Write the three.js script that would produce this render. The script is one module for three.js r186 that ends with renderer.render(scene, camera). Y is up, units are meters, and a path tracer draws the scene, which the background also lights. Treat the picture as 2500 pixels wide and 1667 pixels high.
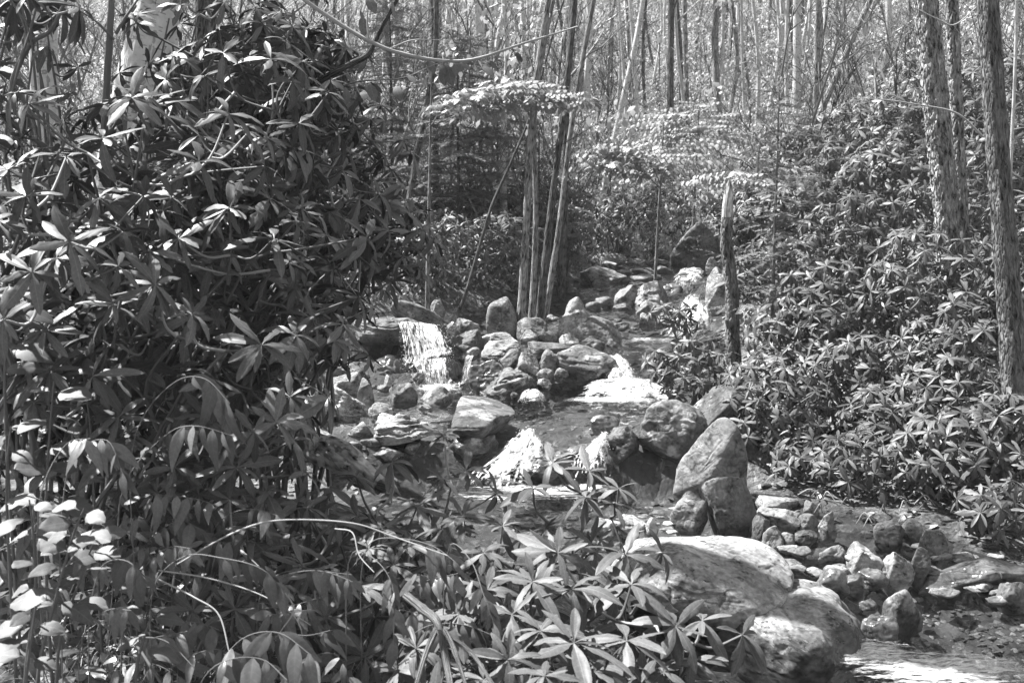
import * as THREE from 'three';
import { mergeGeometries, mergeVertices } from 'three/addons/utils/BufferGeometryUtils.js';
import { ImprovedNoise } from 'three/addons/math/ImprovedNoise.js';

// ---------------------------------------------------------------- camera, sky, sun, exposure
const scene = new THREE.Scene();
const EYE = 3.0, PITCH = 7 * Math.PI / 180, F = 2420, CW = 2500, CH = 1667;
const camera = new THREE.PerspectiveCamera(2 * Math.atan(CH / 2 / F) * 180 / Math.PI, CW / CH, 0.1, 400);
camera.position.set(0, EYE, 0);
camera.rotation.set(-PITCH, 0, 0);
camera.filmGauge = 36;
camera.focus = 6.5;
camera.userData.fStop = 8;
scene.add(camera);

const renderer = new THREE.WebGLRenderer({ antialias: true });
renderer.toneMapping = THREE.LinearToneMapping;
renderer.toneMappingExposure = 3.8;
renderer.shadowMap.enabled = true;

const SUN = new THREE.Vector3(-0.52, 0.80, -0.24).normalize();
const sun = new THREE.DirectionalLight(0xffffff, 5);
sun.position.copy(SUN).multiplyScalar(90).add(new THREE.Vector3(0, 0, -20));
sun.target.position.set(0, 0, -20);
sun.castShadow = true;
sun.shadow.mapSize.set(4096, 4096);
Object.assign(sun.shadow.camera, { left: -60, right: 60, top: 60, bottom: -60, near: 1, far: 260 });
sun.shadow.radius = 1.2;
scene.add(sun, sun.target);
{ // an even pale sky, a little brighter towards the horizon
  const w = 64, h = 32, a = new Float32Array(w * h * 4);
  for (let j = 0; j < h; j++) for (let i = 0; i < w; i++) {
    const el = ((j + 0.5) / h - 0.5) * Math.PI, up = Math.max(0, Math.sin(el));
    const v = 0.21 - 0.06 * Math.sqrt(up);
    a.set([v, v, v, 1], (j * w + i) * 4);
  }
  const t = new THREE.DataTexture(a, w, h, THREE.RGBAFormat, THREE.FloatType);
  t.mapping = THREE.EquirectangularReflectionMapping; t.magFilter = t.minFilter = THREE.LinearFilter; t.needsUpdate = true;
  scene.background = t; scene.environment = t;
}
scene.fog = new THREE.FogExp2(0xf4f4f4, 0.001);


// ---------------------------------------------------------------- small tools
const V = (x, y, z) => new THREE.Vector3(x, y, z);
const clamp = THREE.MathUtils.clamp, lerp = THREE.MathUtils.lerp, sstep = THREE.MathUtils.smoothstep;
function rng(s) { let a = (s * 2654435761) >>> 0; return () => { a = (a + 0x6d2b79f5) | 0; let t = Math.imul(a ^ (a >>> 15), 1 | a); t = (t + Math.imul(t ^ (t >>> 7), 61 | t)) ^ t; return ((t ^ (t >>> 14)) >>> 0) / 4294967296; }; }
const perlin = new ImprovedNoise();
const noise = (x, y = 0, z = 0) => perlin.noise(x, y, z);
function fbm(x, y, z, o = 4) { let s = 0, a = 0.5, f = 1; for (let i = 0; i < o; i++) { s += a * perlin.noise(x * f + i * 17.3, y * f - i * 9.1, z * f + i * 5.7); f *= 2.03; a *= 0.5; } return s; }
const SP = Math.sin(PITCH), CP = Math.cos(PITCH);
// a point d metres ahead of the camera on the line of sight through a place in the 2500 x 1667 photograph
function at(px, py, d) { const u = (px - CW / 2) / F, v = -(py - CH / 2) / F, t = d / (CP + v * SP); return V(u * t, EYE + (v * CP - SP) * t, -d); }
function table(rows, x) { // piecewise linear look-up: rows of [x, ...values]
  if (x <= rows[0][0]) return rows[0].slice(1);
  for (let i = 1; i < rows.length; i++) if (x <= rows[i][0]) { const a = rows[i - 1], b = rows[i], t = (x - a[0]) / (b[0] - a[0]); return a.slice(1).map((v, k) => lerp(v, b[k + 1], t)); }
  return rows[rows.length - 1].slice(1);
}
const used = {};
const numbered = (n) => { const k = used[n] = (used[n] ?? -1) + 1; return k ? n + '_' + String(k).padStart(3, '0') : n; };
function tag(o, label, category, group, kind) { o.userData.label = label; if (category) o.userData.category = category; if (group) o.userData.group = group; if (kind) o.userData.kind = kind; return o; }
function add(o, name) { o.name = numbered(name); scene.add(o); return o; }
function mesh(geo, mat, name, parent) { const m = new THREE.Mesh(geo, mat); m.castShadow = m.receiveShadow = true; if (name) m.name = name; if (parent) parent.add(m); return m; }
const grey = (v) => new THREE.Color().setRGB(v, v, v);

// ---------------------------------------------------------------- textures (colour and relief of matter only)
function dataTex(w, h, fn, srgb = false, repeat = true) {
  const a = new Uint8Array(w * h * 4);
  for (let j = 0; j < h; j++) for (let i = 0; i < w; i++) { const v = clamp(fn(i / w, j / h), 0, 1) * 255; a[(j * w + i) * 4] = a[(j * w + i) * 4 + 1] = a[(j * w + i) * 4 + 2] = v; a[(j * w + i) * 4 + 3] = 255; }
  const t = new THREE.DataTexture(a, w, h); t.magFilter = THREE.LinearFilter; t.minFilter = THREE.LinearFilter;
  if (repeat) t.wrapS = t.wrapT = THREE.RepeatWrapping;
  if (srgb) t.colorSpace = THREE.SRGBColorSpace;
  t.needsUpdate = true; return t;
}
// noise that tiles over the unit square: looked up on a torus-like blend of four corners
function tileable(fn) { return (u, v) => { const a = fn(u, v), b = fn(u - 1, v), c = fn(u, v - 1), d = fn(u - 1, v - 1), su = sstep(u, 0.7, 1), sv = sstep(v, 0.7, 1); return lerp(lerp(a, b, su), lerp(c, d, su), sv); }; }
const rockFn = tileable((u, v) => {
  const n = fbm(u * 7, v * 7, 1.3, 5), s = fbm(u * 34, v * 34, 8.1, 3), spot = fbm(u * 18 + 4, v * 18, 3.7, 2);
  return 0.58 + n * 0.85 + s * 0.6 + (spot > 0.24 ? 0.24 : 0) - (spot < -0.25 ? 0.3 : 0);
});
const rockTex = dataTex(512, 512, rockFn), rockBump = dataTex(512, 512, tileable((u, v) => 0.5 + fbm(u * 11, v * 11, 5.5, 5) * 0.9 - Math.max(0, 0.05 - Math.abs(fbm(u * 5, v * 5, 2.2, 3))) * 4));
const barkTex = dataTex(256, 512, tileable((u, v) => 0.5 + fbm(u * 16, v * 9, 2.1, 4) * 1.1 + (fbm(u * 7, v * 7, 9.4, 3) > 0.14 ? 0.36 : 0) - (fbm(u * 6, v * 8, 3.4, 3) > 0.2 ? 0.3 : 0)));
const paleTex = dataTex(256, 512, tileable((u, v) => 0.8 + fbm(u * 5, v * 16, 5.1, 4) * 0.35 - (fbm(u * 5, v * 40, 2.4, 2) > 0.2 ? 0.4 : 0) - (fbm(u * 9, v * 9, 7.4, 3) > 0.24 ? 0.35 : 0)));
const barkBump = dataTex(256, 512, tileable((u, v) => 0.5 + fbm(u * 18, v * 5, 4.4, 4) * 1.1));
const scaleBump = dataTex(256, 512, tileable((u, v) => { const n = Math.abs(fbm(u * 9, v * 8, 6.1, 3)); return 0.15 + Math.min(1, n * 5) * 0.8; }));
const litterTex = dataTex(512, 512, tileable((u, v) => { const a = fbm(u * 26, v * 26, 3.1, 3), b = fbm(u * 50 + a * 2, v * 22, 7.7, 2), c = fbm(u * 20, v * 52 + a * 2, 1.7, 2); return 0.42 + a * 0.5 + (b > 0.2 ? 0.4 : 0) + (c > 0.22 ? 0.3 : 0) - (c < -0.25 ? 0.25 : 0); }));
const litterBump = dataTex(512, 512, tileable((u, v) => 0.5 + fbm(u * 30, v * 30, 6.6, 4)));
function leafTex(seed, veins, rib) { // u across, v along the leaf
  const R = rng(seed), spots = Array.from({ length: 26 }, () => [R(), R(), 0.004 + R() * R() * 0.03]);
  return dataTex(96, 192, (u, v) => {
    const x = Math.abs(u - 0.5) * 2; let c = 0.62 + fbm(u * 4, v * 9, seed, 4) * 0.3;
    if (x < 0.055) c += rib; else { const q = (v * veins - x * 1.1) % 1, vv = Math.min(Math.abs(q), 1 - Math.abs(q)); if (vv < 0.1) c += 0.1; }
    for (const [a, b, r] of spots) { const dd = Math.hypot(u - a, (v - b) * 2); if (dd < r) c *= 0.45; }
    return c;
  }, false, false);
}
const leafMapA = leafTex(3, 11, 0.34), leafMapB = leafTex(9, 8, 0.16), leafMapC = leafTex(14, 7, 0.3);

// ---------------------------------------------------------------- materials
const M = {};
const std = (name, o) => { const m = new THREE.MeshStandardMaterial({ side: THREE.DoubleSide, ...o }); m.name = name; M[name] = m; return m; };
const phys = (name, o) => { const m = new THREE.MeshPhysicalMaterial({ side: THREE.DoubleSide, ...o }); m.name = name; M[name] = m; return m; };
std('rock', { color: grey(1), vertexColors: true, map: rockTex, bumpMap: rockBump, bumpScale: 0.012, roughness: 0.82 });
std('wet_rock', { color: grey(1), vertexColors: true, map: rockTex, bumpMap: rockBump, bumpScale: 0.008, roughness: 0.28 });
std('litter', { color: grey(0.2), map: litterTex, bumpMap: litterBump, bumpScale: 0.02, roughness: 0.95 });
std('bark_dark', { color: grey(0.17), map: barkTex, bumpMap: barkBump, bumpScale: 0.03, roughness: 0.95 });
std('bark_moss', { color: grey(0.24), map: barkTex, bumpMap: scaleBump, bumpScale: 0.03, roughness: 0.95 });
std('bark_mid', { color: grey(0.42), map: barkTex, bumpMap: barkBump, bumpScale: 0.03, roughness: 0.92 });
std('bark_pale', { color: grey(0.6), map: paleTex, bumpMap: barkBump, bumpScale: 0.006, roughness: 0.85 });
std('bark_scaly', { color: grey(0.5), map: barkTex, bumpMap: scaleBump, bumpScale: 0.05, roughness: 0.95 });
std('bare_wood', { color: grey(0.62), map: barkTex, bumpMap: barkBump, bumpScale: 0.006, roughness: 0.8 });
std('twig', { color: grey(0.12), roughness: 0.85 });
std('twig_pale', { color: grey(0.3), roughness: 0.8 });
const rhodoMats = [0.105, 0.14, 0.19].map((v, i) => phys('leaf_rhododendron_' + i, { color: grey(v), map: leafMapA, roughness: 0.48, specularIntensity: 0.6 }));
const hobbleMats = [0.12, 0.17, 0.22].map((v, i) => phys('leaf_doghobble_' + i, { color: grey(v), map: leafMapB, roughness: 0.38 }));
const broadMats = [0.10, 0.14].map((v, i) => phys('leaf_broad_' + i, { color: grey(v), map: leafMapC, roughness: 0.6, transmission: 0.25 }));
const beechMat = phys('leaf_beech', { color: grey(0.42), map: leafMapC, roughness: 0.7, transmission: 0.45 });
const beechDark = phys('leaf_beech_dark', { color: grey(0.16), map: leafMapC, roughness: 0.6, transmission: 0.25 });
const needleMat = phys('needles', { color: grey(0.13), roughness: 0.7, transmission: 0.2 });
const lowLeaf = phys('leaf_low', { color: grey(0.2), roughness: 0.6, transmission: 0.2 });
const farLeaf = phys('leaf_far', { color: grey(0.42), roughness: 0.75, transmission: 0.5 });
const deadLeaf = std('leaf_dead', { color: grey(0.4), map: leafMapC, roughness: 0.9 });
phys('water', { color: grey(0.86), roughness: 0.03, transmission: 1, ior: 1.33, specularIntensity: 1 });
const streakA = dataTex(512, 512, (u, v) => { const e = Math.abs(u * 2 - 1), n = fbm(u * 13, v * 4, 3.3, 4) * 1.3 + fbm(u * 24, v * 22, 8.3, 4) * 1.3 + fbm(u * 5, v * 6, 1.3, 3) * 1.1; return clamp(0.5 + n - Math.pow(e + 0.25 * noise(v * 9, u > 0.5 ? 2 : 6), 4) * 1.3 - Math.max(0, 0.12 - v) * 5 - Math.max(0, v - 0.72 + 0.3 * noise(u * 9, 4)) * 3.2, 0, 1); }, false, false);
const streakB = dataTex(512, 512, (u, v) => { const n = fbm(u * 62, v * 3.2, 5.1, 3) * 2.4 + fbm(u * 30, v * 12, 2.1, 3) * 1.3 + noise(u * 9, v * 1.2, 4) * 0.7; return clamp(0.22 + n * 1.1 + (u - 0.45) * 0.7 - Math.pow(Math.abs(u * 2 - 1), 6) * 1.2 - Math.max(0, 0.05 - v) * 6, 0, 1); }, false, false);
const blotch = dataTex(512, 512, (u, v) => { const e = Math.hypot(u * 2 - 1, v * 2 - 1), w = fbm(u * 4, v * 7, 2, 2), n = fbm(u * 7 + w, v * 18 + w * 2, 6.1, 5) * 1.9 + fbm(u * 30, v * 50, 1.1, 3) * 0.9; return clamp(0.6 + n - Math.pow(e, 2.2) * 1.35, 0, 1); }, false, false);
for (const [n, t] of [['flow', streakA], ['thread', streakB], ['froth', blotch]]) std(n, { color: grey(0.74), roughness: 0.5, alphaMap: t, transparent: true });
std('foam', { color: grey(0.62), roughness: 0.5 });
phys('drop', { color: grey(0.68), roughness: 0.35 });

// ---------------------------------------------------------------- the lie of the land
// along the valley: d, centre, half width, water level
const STREAM = [[2, 3.0, 1.2, 0.36], [4.4, 2.4, 1.15, 0.45], [5.6, 2.15, 1.3, 0.50], [6.2, 1.9, 1.5, 0.60], [6.6, 1.4, 1.8, 0.72], [7.4, 0.55, 1.7, 0.8], [8.15, 0.3, 1.4, 0.8],
  [8.6, 0.15, 1.3, 1.18], [9.4, -0.1, 1.75, 1.2], [10.3, -0.1, 1.95, 1.22], [10.75, -0.1, 2.1, 1.48], [12.6, 0.5, 2.0, 1.52], [13.4, 0.9, 1.9, 1.7], [14.2, 1.3, 1.7, 1.76], [15.2, 1.8, 1.5, 1.88], [17, 2.6, 1.3, 1.98], [19.5, 3.3, 1.2, 2.08], [22, 4.0, 1.2, 2.16], [26, 5.2, 1.1, 2.5], [40, 8, 1, 5]];
const SMOOTH = [[0, 0.36], [6, 0.6], [10, 1.2], [16, 1.9], [22, 2.16], [26, 2.5], [40, 5]]; // the valley without its steps
const SHORE = [[5.6, 0], [7, 0.9], [8, 1.1], [10.3, 0.8], [11.5, 0.2], [13, 0]]; // width of the stony left shore
function level(x, d) { // water level, with the ledge of the tall fall on the far left
  let L = table(STREAM, d)[2];
  const led = sstep(-x, 0.55, 0.75) * sstep(d, 11.25, 11.5) * (1 - sstep(d, 13.5, 14.5));
  return lerp(L, Math.max(L, 1.82), led);
}
function ground(x, z) {
  const d = -z, [cx, hw] = table(STREAM, d), L = level(x, d), e = x - cx, off = Math.abs(e) - hw;
  let y;
  const bumps = fbm(x * 0.9, d * 0.9, 3.3, 4) * 0.28 + fbm(x * 0.25, d * 0.25, 7.7, 2) * 0.5 * sstep(off, 0.5, 5);
  const B = lerp(L, table(SMOOTH, d)[0], sstep(off, 0.2, 2.2));
  if (off < 0) y = L - 0.05 - 0.2 * (1 - (e / hw) ** 2) + fbm(x * 3, d * 3, 1.1, 3) * 0.1;
  else if (e < 0) { const sh = table(SHORE, d)[0], f = Math.max(0, off - sh); y = B - 0.05 + 0.1 * Math.min(off, sh) + 0.95 * (1 - Math.exp(-f * 0.62)) + 0.05 * f + bumps * sstep(off, 0, 1); }
  else { const k = sstep(d, 8.5, 14); y = B - 0.05 + (0.13 + 0.3 * k) * Math.min(off, 7) + 0.32 * Math.max(0, off - 7) + bumps * sstep(off, 0, 1); }
  const far = Math.max(0, d - 24), hill = 2.7 + far * far / (far + 16) * 0.42 + Math.max(0, x - 4) * 0.3 + Math.max(0, -x - 6) * 0.1 + fbm(x * 0.12, d * 0.12, 4.1, 3) * 2.2 + fbm(x * 0.6, d * 0.6, 2.1, 3) * 0.4;
  y = lerp(y, hill, sstep(d, 21.5, 30));
  return y;
}
const surface = (x, z) => Math.max(ground(x, z), Math.abs(x - table(STREAM, -z)[0]) < table(STREAM, -z)[1] + 0.1 ? level(x, -z) : -9);
function hit(px, py, d0 = 4, d1 = 40) { // where the line of sight meets water or ground
  for (let d = d0; d < d1; d += 0.04) { const p = at(px, py, d); if (p.y <= surface(p.x, p.z)) return d; }
  return d1;
}
{ // terrain sheet
  const xs = [], zs = [];
  for (let x = 0; x < 7; x += 0.11) xs.push(x); for (let x = 7, s = 0.14; x < 130; s *= 1.07, x += s) xs.push(x);
  const X = [...xs.slice(1).map((v) => -v).reverse(), ...xs];
  for (let d = -14; d < 2.4; d += 0.8) zs.push(d); for (let d = 2.4; d < 24; d += 0.1) zs.push(d); for (let d = 24, s = 0.12; d < 230; s *= 1.06, d += s) zs.push(d);
  const nx = X.length, nz = zs.length, pos = new Float32Array(nx * nz * 3), uv = new Float32Array(nx * nz * 2), idx = [];
  for (let j = 0; j < nz; j++) for (let i = 0; i < nx; i++) { const k = j * nx + i; pos.set([X[i], ground(X[i], -zs[j]) , -zs[j]], k * 3); uv.set([X[i] / 1.3, zs[j] / 1.3], k * 2); if (i && j) idx.push(k - nx - 1, k - nx, k, k - nx - 1, k, k - 1); }
  const g = new THREE.BufferGeometry(); g.setAttribute('position', new THREE.BufferAttribute(pos, 3)); g.setAttribute('uv', new THREE.BufferAttribute(uv, 2)); g.setIndex(idx); g.computeVertexNormals();
  tag(add(mesh(g, M.litter), 'ground'), 'leaf strewn forest floor of the valley', 'ground', null, 'structure');
}

// ---------------------------------------------------------------- stream bed and water
{
  const pos = [], uv = [], idx = [], nx = 60; let nz = 0;
  for (let d = 3.6; d < 26; d += 0.09) { const [cx, hw] = table(STREAM, d); for (let i = 0; i <= nx; i++) { const x = cx + (i / nx * 2 - 1) * (hw + 0.12 + 0.25 * noise(d * 1.3, i > nx / 2 ? 3 : 8)); pos.push(x, ground(x, -d) + 0.006 + fbm(x * 8, d * 8, 3, 2) * 0.012, -d); uv.push(x * 0.8, d * 0.8); if (i && nz) { const k = nz * (nx + 1) + i; idx.push(k - nx - 2, k - nx - 1, k, k - nx - 2, k, k - 1); } } nz++; }
  const g = new THREE.BufferGeometry(); g.setAttribute('position', new THREE.Float32BufferAttribute(pos, 3)); g.setAttribute('uv', new THREE.Float32BufferAttribute(uv, 2)); g.setIndex(idx); g.computeVertexNormals();
  tag(add(mesh(g, std('bed', { color: grey(0.06), map: rockTex, bumpMap: rockBump, bumpScale: 0.02, roughness: 0.8 })), 'stream_bed'), 'bed of the stream, darkened so the water reads dark', 'stream bed', null, 'structure');  // bed colour darkened to stand in for light the water would absorb
}
{
  const pos = [], uv = [], idx = [], nx = 130; let nz = 0, zs = [];
  for (let d = 3.6; d < 27; d += d < 12 ? 0.05 : 0.08) zs.push(d);
  for (const d of zs) {
    const [cx, hw] = table(STREAM, d);
    for (let i = 0; i <= nx; i++) {
      const x = cx + (i / nx * 2 - 1) * (hw + 0.5), L = level(x, d), sl = Math.abs(level(x, d + 0.12) - level(x, d - 0.12)) * 4;
      const w = 0.018 + Math.min(0.05, sl * 0.05);
      const y = L + fbm(x * 5, d * 3.2, 2.5, 3) * w * 1.6 + fbm(x * 19, d * 11, 4.5, 3) * w * 0.7;
      pos.push(x, y, -d); uv.push(x, d);
      if (i && nz) { const k = nz * (nx + 1) + i; idx.push(k - nx - 2, k, k - nx - 1, k - nx - 2, k - 1, k); }
    }
    nz++;
  }
  const g = new THREE.BufferGeometry(); g.setAttribute('position', new THREE.Float32BufferAttribute(pos, 3)); g.setAttribute('uv', new THREE.Float32BufferAttribute(uv, 2)); g.setIndex(idx); g.computeVertexNormals();
  tag(add(mesh(g, M.water), 'stream_water'), 'clear rippled water of the mountain stream', 'water', null, 'structure');
}

// ---------------------------------------------------------------- rocks
const icos = {};
function ico(n) { if (!icos[n]) { const g = new THREE.IcosahedronGeometry(1, n); g.deleteAttribute('uv'); g.deleteAttribute('normal'); icos[n] = mergeVertices(g, 1e-4); } return icos[n]; }
function rockGeo(o) {
  const { w, h, dep, seed, k = 34, flat = o.group ? 0.6 : 0.85, roll = 0, pitch = 0, tone = 0.3, lichen = 0.5, strata = 0.4 } = o, R = rng(seed + 11);
  const big = Math.max(w, h, dep), n = o.detail ?? (big > 0.75 ? 30 : big > 0.4 ? 20 : big > 0.22 ? 13 : 9);
  const src = ico(n), c = src.attributes.position.count, p = new Float32Array(c * 3), q = new Float32Array(c * 3), planes = [];
  const np = 8 + Math.floor(R() * 4);
  for (let i = 0; i < np; i++) { const y = 1 - 2 * (i + 0.5) / np, a = i * 2.39996 + R() * 1.1, r = Math.sqrt(1 - y * y); planes.push([V(r * Math.cos(a), y + (R() - 0.5) * 0.4, r * Math.sin(a)).normalize(), o.round ? 0.82 + R() * 0.2 : 0.55 + R() * 0.45]); }
  const rot = new THREE.Euler((R() - 0.5) * 0.5 + pitch, R() * 6.28, 0), fit = new THREE.Matrix4().makeRotationZ(roll), own = new THREE.Matrix4().makeRotationFromEuler(rot), v = V();
  const lo = V(9, 9, 9), hi = V(-9, -9, -9);
  for (let i = 0; i < c; i++) {
    v.fromBufferAttribute(src.attributes.position, i).normalize();
    let s = Math.pow(1 / 1.12, k);
    for (const [m, dist] of planes) { const t = v.dot(m) / dist; if (t > 0) s += Math.pow(t, k); }
    v.multiplyScalar(Math.pow(s, -1 / k));
    v.toArray(q, i * 3);
    v.applyMatrix4(own); v.y *= flat; v.applyMatrix4(fit);
    v.toArray(p, i * 3); lo.min(v); hi.max(v);
  }
  const S = V(w / (hi.x - lo.x), h / (hi.y - lo.y), dep / (hi.z - lo.z)), C = lo.clone().add(hi).multiplyScalar(0.5), col = new Float32Array(c * 3), amp = Math.min(w, h * 1.4, dep) * 0.055, so = seed * 3.17;
  for (let i = 0; i < c; i++) {
    const x = (p[i * 3] - C.x) * S.x, y = (p[i * 3 + 1] - C.y) * S.y, z = (p[i * 3 + 2] - C.z) * S.z, l = Math.hypot(x, y, z) || 1;
    const f = 2.6 / big, a = x * f + so, b = y * f, e = z * f;
    const cr = fbm(a * 0.9, b * 0.9 + 5, e * 0.9, 3), crack = Math.max(0, 0.035 - Math.abs(cr)) * -9;
    const ly = q[i * 3 + 1] * 9 + fbm(q[i * 3] * 2 + so, q[i * 3 + 1] * 2, q[i * 3 + 2] * 2, 2) * 3, lay = noise(ly, so, 0.5) ;
    const chip = Math.max(0, fbm(a * 1.6 + 3, b * 1.6, e * 1.6, 2) - 0.12) * -5;
    const dsp = amp * (fbm(a, b, e, 5) * 1.7 + crack * 0.8 + chip * 0.7 + Math.round(lay * 2.4) / 2.4 * strata * 1.1);
    p[i * 3] = x + x / l * dsp; p[i * 3 + 1] = y + y / l * dsp; p[i * 3 + 2] = z + z / l * dsp;
    // mineral tone, bands, pale lichen and dark moss films, each with an outline of its own
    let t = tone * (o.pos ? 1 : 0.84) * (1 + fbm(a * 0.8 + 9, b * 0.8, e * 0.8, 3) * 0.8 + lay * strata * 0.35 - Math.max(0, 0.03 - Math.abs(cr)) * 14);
    const li = fbm(x * 7 + so, y * 7, z * 7, 4) + fbm(x * 2 + so, y * 2, z * 2, 2) * 0.5;
    if (li > 0.42 - lichen * 0.3) t = lerp(t, 0.62, Math.min(1, (li - 0.42 + lichen * 0.3) * 9) * 0.75);
    const mo = fbm(x * 5 - so, y * 5 + 2, z * 5, 4);
    if (mo > 0.24) t *= 1 - Math.min(0.6, (mo - 0.24) * 7);
    if (o.wetline !== undefined && p[i * 3 + 1] < o.wetline + fbm(x * 3 + so, z * 3, 2.2, 4) * 0.16) t *= 0.38;
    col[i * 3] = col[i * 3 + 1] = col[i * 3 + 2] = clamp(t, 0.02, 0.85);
  }
  let g = new THREE.BufferGeometry(); g.setAttribute('position', new THREE.BufferAttribute(p, 3)); g.setAttribute('color', new THREE.BufferAttribute(col, 3)); g.setIndex(src.index.clone()); g.computeVertexNormals();
  g = g.toNonIndexed();
  const P = g.attributes.position, N = new THREE.BufferAttribute(new Float32Array(P.count * 2), 2), A = V(), B = V(), D = V();
  for (let i = 0; i < P.count; i += 3) {
    A.fromBufferAttribute(P, i); B.fromBufferAttribute(P, i + 1).sub(A); D.fromBufferAttribute(P, i + 2).sub(A); B.cross(D);
    const ax = Math.abs(B.x), ay = Math.abs(B.y), az = Math.abs(B.z);
    for (let m = 0; m < 3; m++) { const x = P.getX(i + m) + so, y = P.getY(i + m), z = P.getZ(i + m); if (ay >= ax && ay >= az) N.setXY(i + m, x * 1.1, z * 1.1); else if (ax > az) N.setXY(i + m, z * 1.1, y * 1.1); else N.setXY(i + m, x * 1.1, y * 1.1); }
  }
  g.setAttribute('uv', N);
  return g;
}
let rockSeed = 100;
// a rock that fills the box x0..x1, y0..y1 of the photograph, standing where its foot meets the ground, or at distance d
function rock(name, label, [x0, y0, x1, y1], o = {}) {
  const cx = (x0 + x1) / 2; let d = o.d ?? hit(cx, y1);
  if (o.d && !o.hang) { const h0 = hit(cx, y1); d = clamp(h0, o.d - 0.7, o.d + 0.7); }
  const a = PITCH + Math.atan((y1 - CH / 2) / F), s = d / F / Math.cos(a) * 1.0;
  let w = (x1 - x0) * s, hp = (y1 - y0) * s, dep = o.dep ?? w * (o.ratio ?? 0.85); let h = Math.max(hp * 0.45, hp - dep * 0.55 * Math.sin(a)) * (1 + (o.sink ?? 0.18));
  const dc = d + dep * 0.42, top = at(cx, y0, dc).y;
  const c = at(cx, (y0 + y1) / 2, dc);
  const foot = ground(c.x, c.z) - 0.04; if (!o.hang && top - h > foot) h = Math.min(top - foot, h * (o.group ? 1.1 : 1.6));
  if (o.h) h = o.h;
  if (o.pos) { w = o.size[0]; h = o.size[1]; dep = o.size[2]; c.set(o.pos[0], 0, -o.pos[2]); o.top = o.pos[1]; }
  if (o.wet_at !== undefined) o.wetline = o.wet_at - ((o.top ?? top) - h / 2 + (o.dy ?? 0));
  const g = rockGeo({ ...o, w, h, dep, seed: o.seed ?? rockSeed++ });
  const m = mesh(g, o.wet ? M.wet_rock : M.rock);
  m.position.set(c.x, (o.top ?? top) - h / 2 + (o.dy ?? 0), c.z);
  tag(add(m, name), label, o.cat ?? (w > 0.5 ? 'boulder' : 'rock'), o.group);
  return m;
}
const Z1 = (x0, y0, x1, y1) => [700 + x0 * 0.5102, 500 + y0 * 0.5102, 700 + x1 * 0.5102, 500 + y1 * 0.5102];
const Z8 = (x0, y0, x1, y1) => [1600 + x0 * 0.3827, 1067 + y0 * 0.3827, 1600 + x1 * 0.3827, 1067 + y1 * 0.3827];

// around the tall left fall
rock('ledge_rock', 'broad dark ledge rock that the left waterfall pours over', Z1(300, 535, 700, 680), { d: 11.15, ratio: 0.75, flat: 0.45, tone: 0.2, strata: 1, lichen: 0.3, k: 16, hang: 1 });
rock('flat_rock', 'long dark slab tilted down to the right above the left waterfall', Z1(500, 455, 790, 600), { d: 11.7, ratio: 0.4, flat: 0.32, roll: -0.38, tone: 0.2, k: 14, strata: 0.8 });
rock('rock', 'pale rock behind the tilted slab at the left bank', Z1(685, 455, 760, 515), { d: 12.4, tone: 0.36 });
rock('rock', 'small pale rock at the low end of the tilted slab', Z1(750, 560, 812, 612), { d: 11.5, tone: 0.42 });
rock('rock', 'pale flat topped rock between the tilted slab and the pear shaped boulder', Z1(803, 540, 928, 606), { d: 11.9, tone: 0.42 });
rock('rock', 'dark wedge of rock below the pale flat topped rock', Z1(772, 600, 950, 700), { d: 11.3, tone: 0.2, flat: 0.7, strata: 0.8 });
rock('boulder', 'tall pear shaped boulder standing on the left bank', Z1(952, 438, 1102, 640), { d: 12.2, tone: 0.32, lichen: 0.8, k: 9 });
rock('rock', 'dark wet block under the ledge at the left of the waterfall', Z1(400, 715, 640, 870), { d: 10.85, hang: 1, sink: 0.6, tone: 0.2, wet: true, strata: 0.8, flat: 0.7 });
rock('rock', 'wet step rock in the middle of the left waterfall', Z1(600, 690, 855, 890), { d: 10.85, hang: 1, sink: 0.6, tone: 0.2, wet: true, ratio: 0.7 });
rock('rock', 'dark rounded wet rock at the foot of the side spout', Z1(872, 733, 1070, 860), { d: 10.75, tone: 0.2, wet: true, lichen: 0.7 });
rock('flat_rock', 'upper of two pale flat slabs in the middle of the rock field', Z1(930, 612, 1125, 680), { d: 11.7, tone: 0.46, flat: 0.35, roll: -0.15 });
rock('flat_rock', 'lower of two pale flat slabs in the middle of the rock field', Z1(928, 645, 1130, 725), { d: 11.3, tone: 0.36, flat: 0.4, strata: 1 });
rock('rock', 'dark angular rock below the two pale slabs', Z1(1018, 683, 1138, 775), { d: 11.0, tone: 0.2 });
rock('rock', 'pale angular rock left of the dark overhanging boulder', Z1(1078, 703, 1218, 812), { d: 10.9, tone: 0.44, k: 18 });
rock('boulder', 'striped grey boulder at the back of the middle pool', Z1(915, 792, 1190, 905), { tone: 0.2, strata: 1.3, flat: 0.6, roll: 0.2, k: 14, d: 10.35 });
rock('rock', 'wedge shaped dark rock right of the pear shaped boulder', Z1(1098, 538, 1295, 655), { d: 11.9, tone: 0.25, roll: -0.3, flat: 0.6, k: 18 });
rock('rock', 'small round rock under the dark wedge', Z1(1118, 600, 1202, 662), { d: 11.6, tone: 0.3 });
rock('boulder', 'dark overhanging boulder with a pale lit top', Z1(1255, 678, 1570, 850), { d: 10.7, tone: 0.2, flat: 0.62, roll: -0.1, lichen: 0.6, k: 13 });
rock('rock', 'rock tucked behind the left end of the overhanging boulder', Z1(1205, 690, 1300, 795), { d: 11.1, tone: 0.26, k: 16, round: 1, roll: 0.4, flat: 0.8 });
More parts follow.
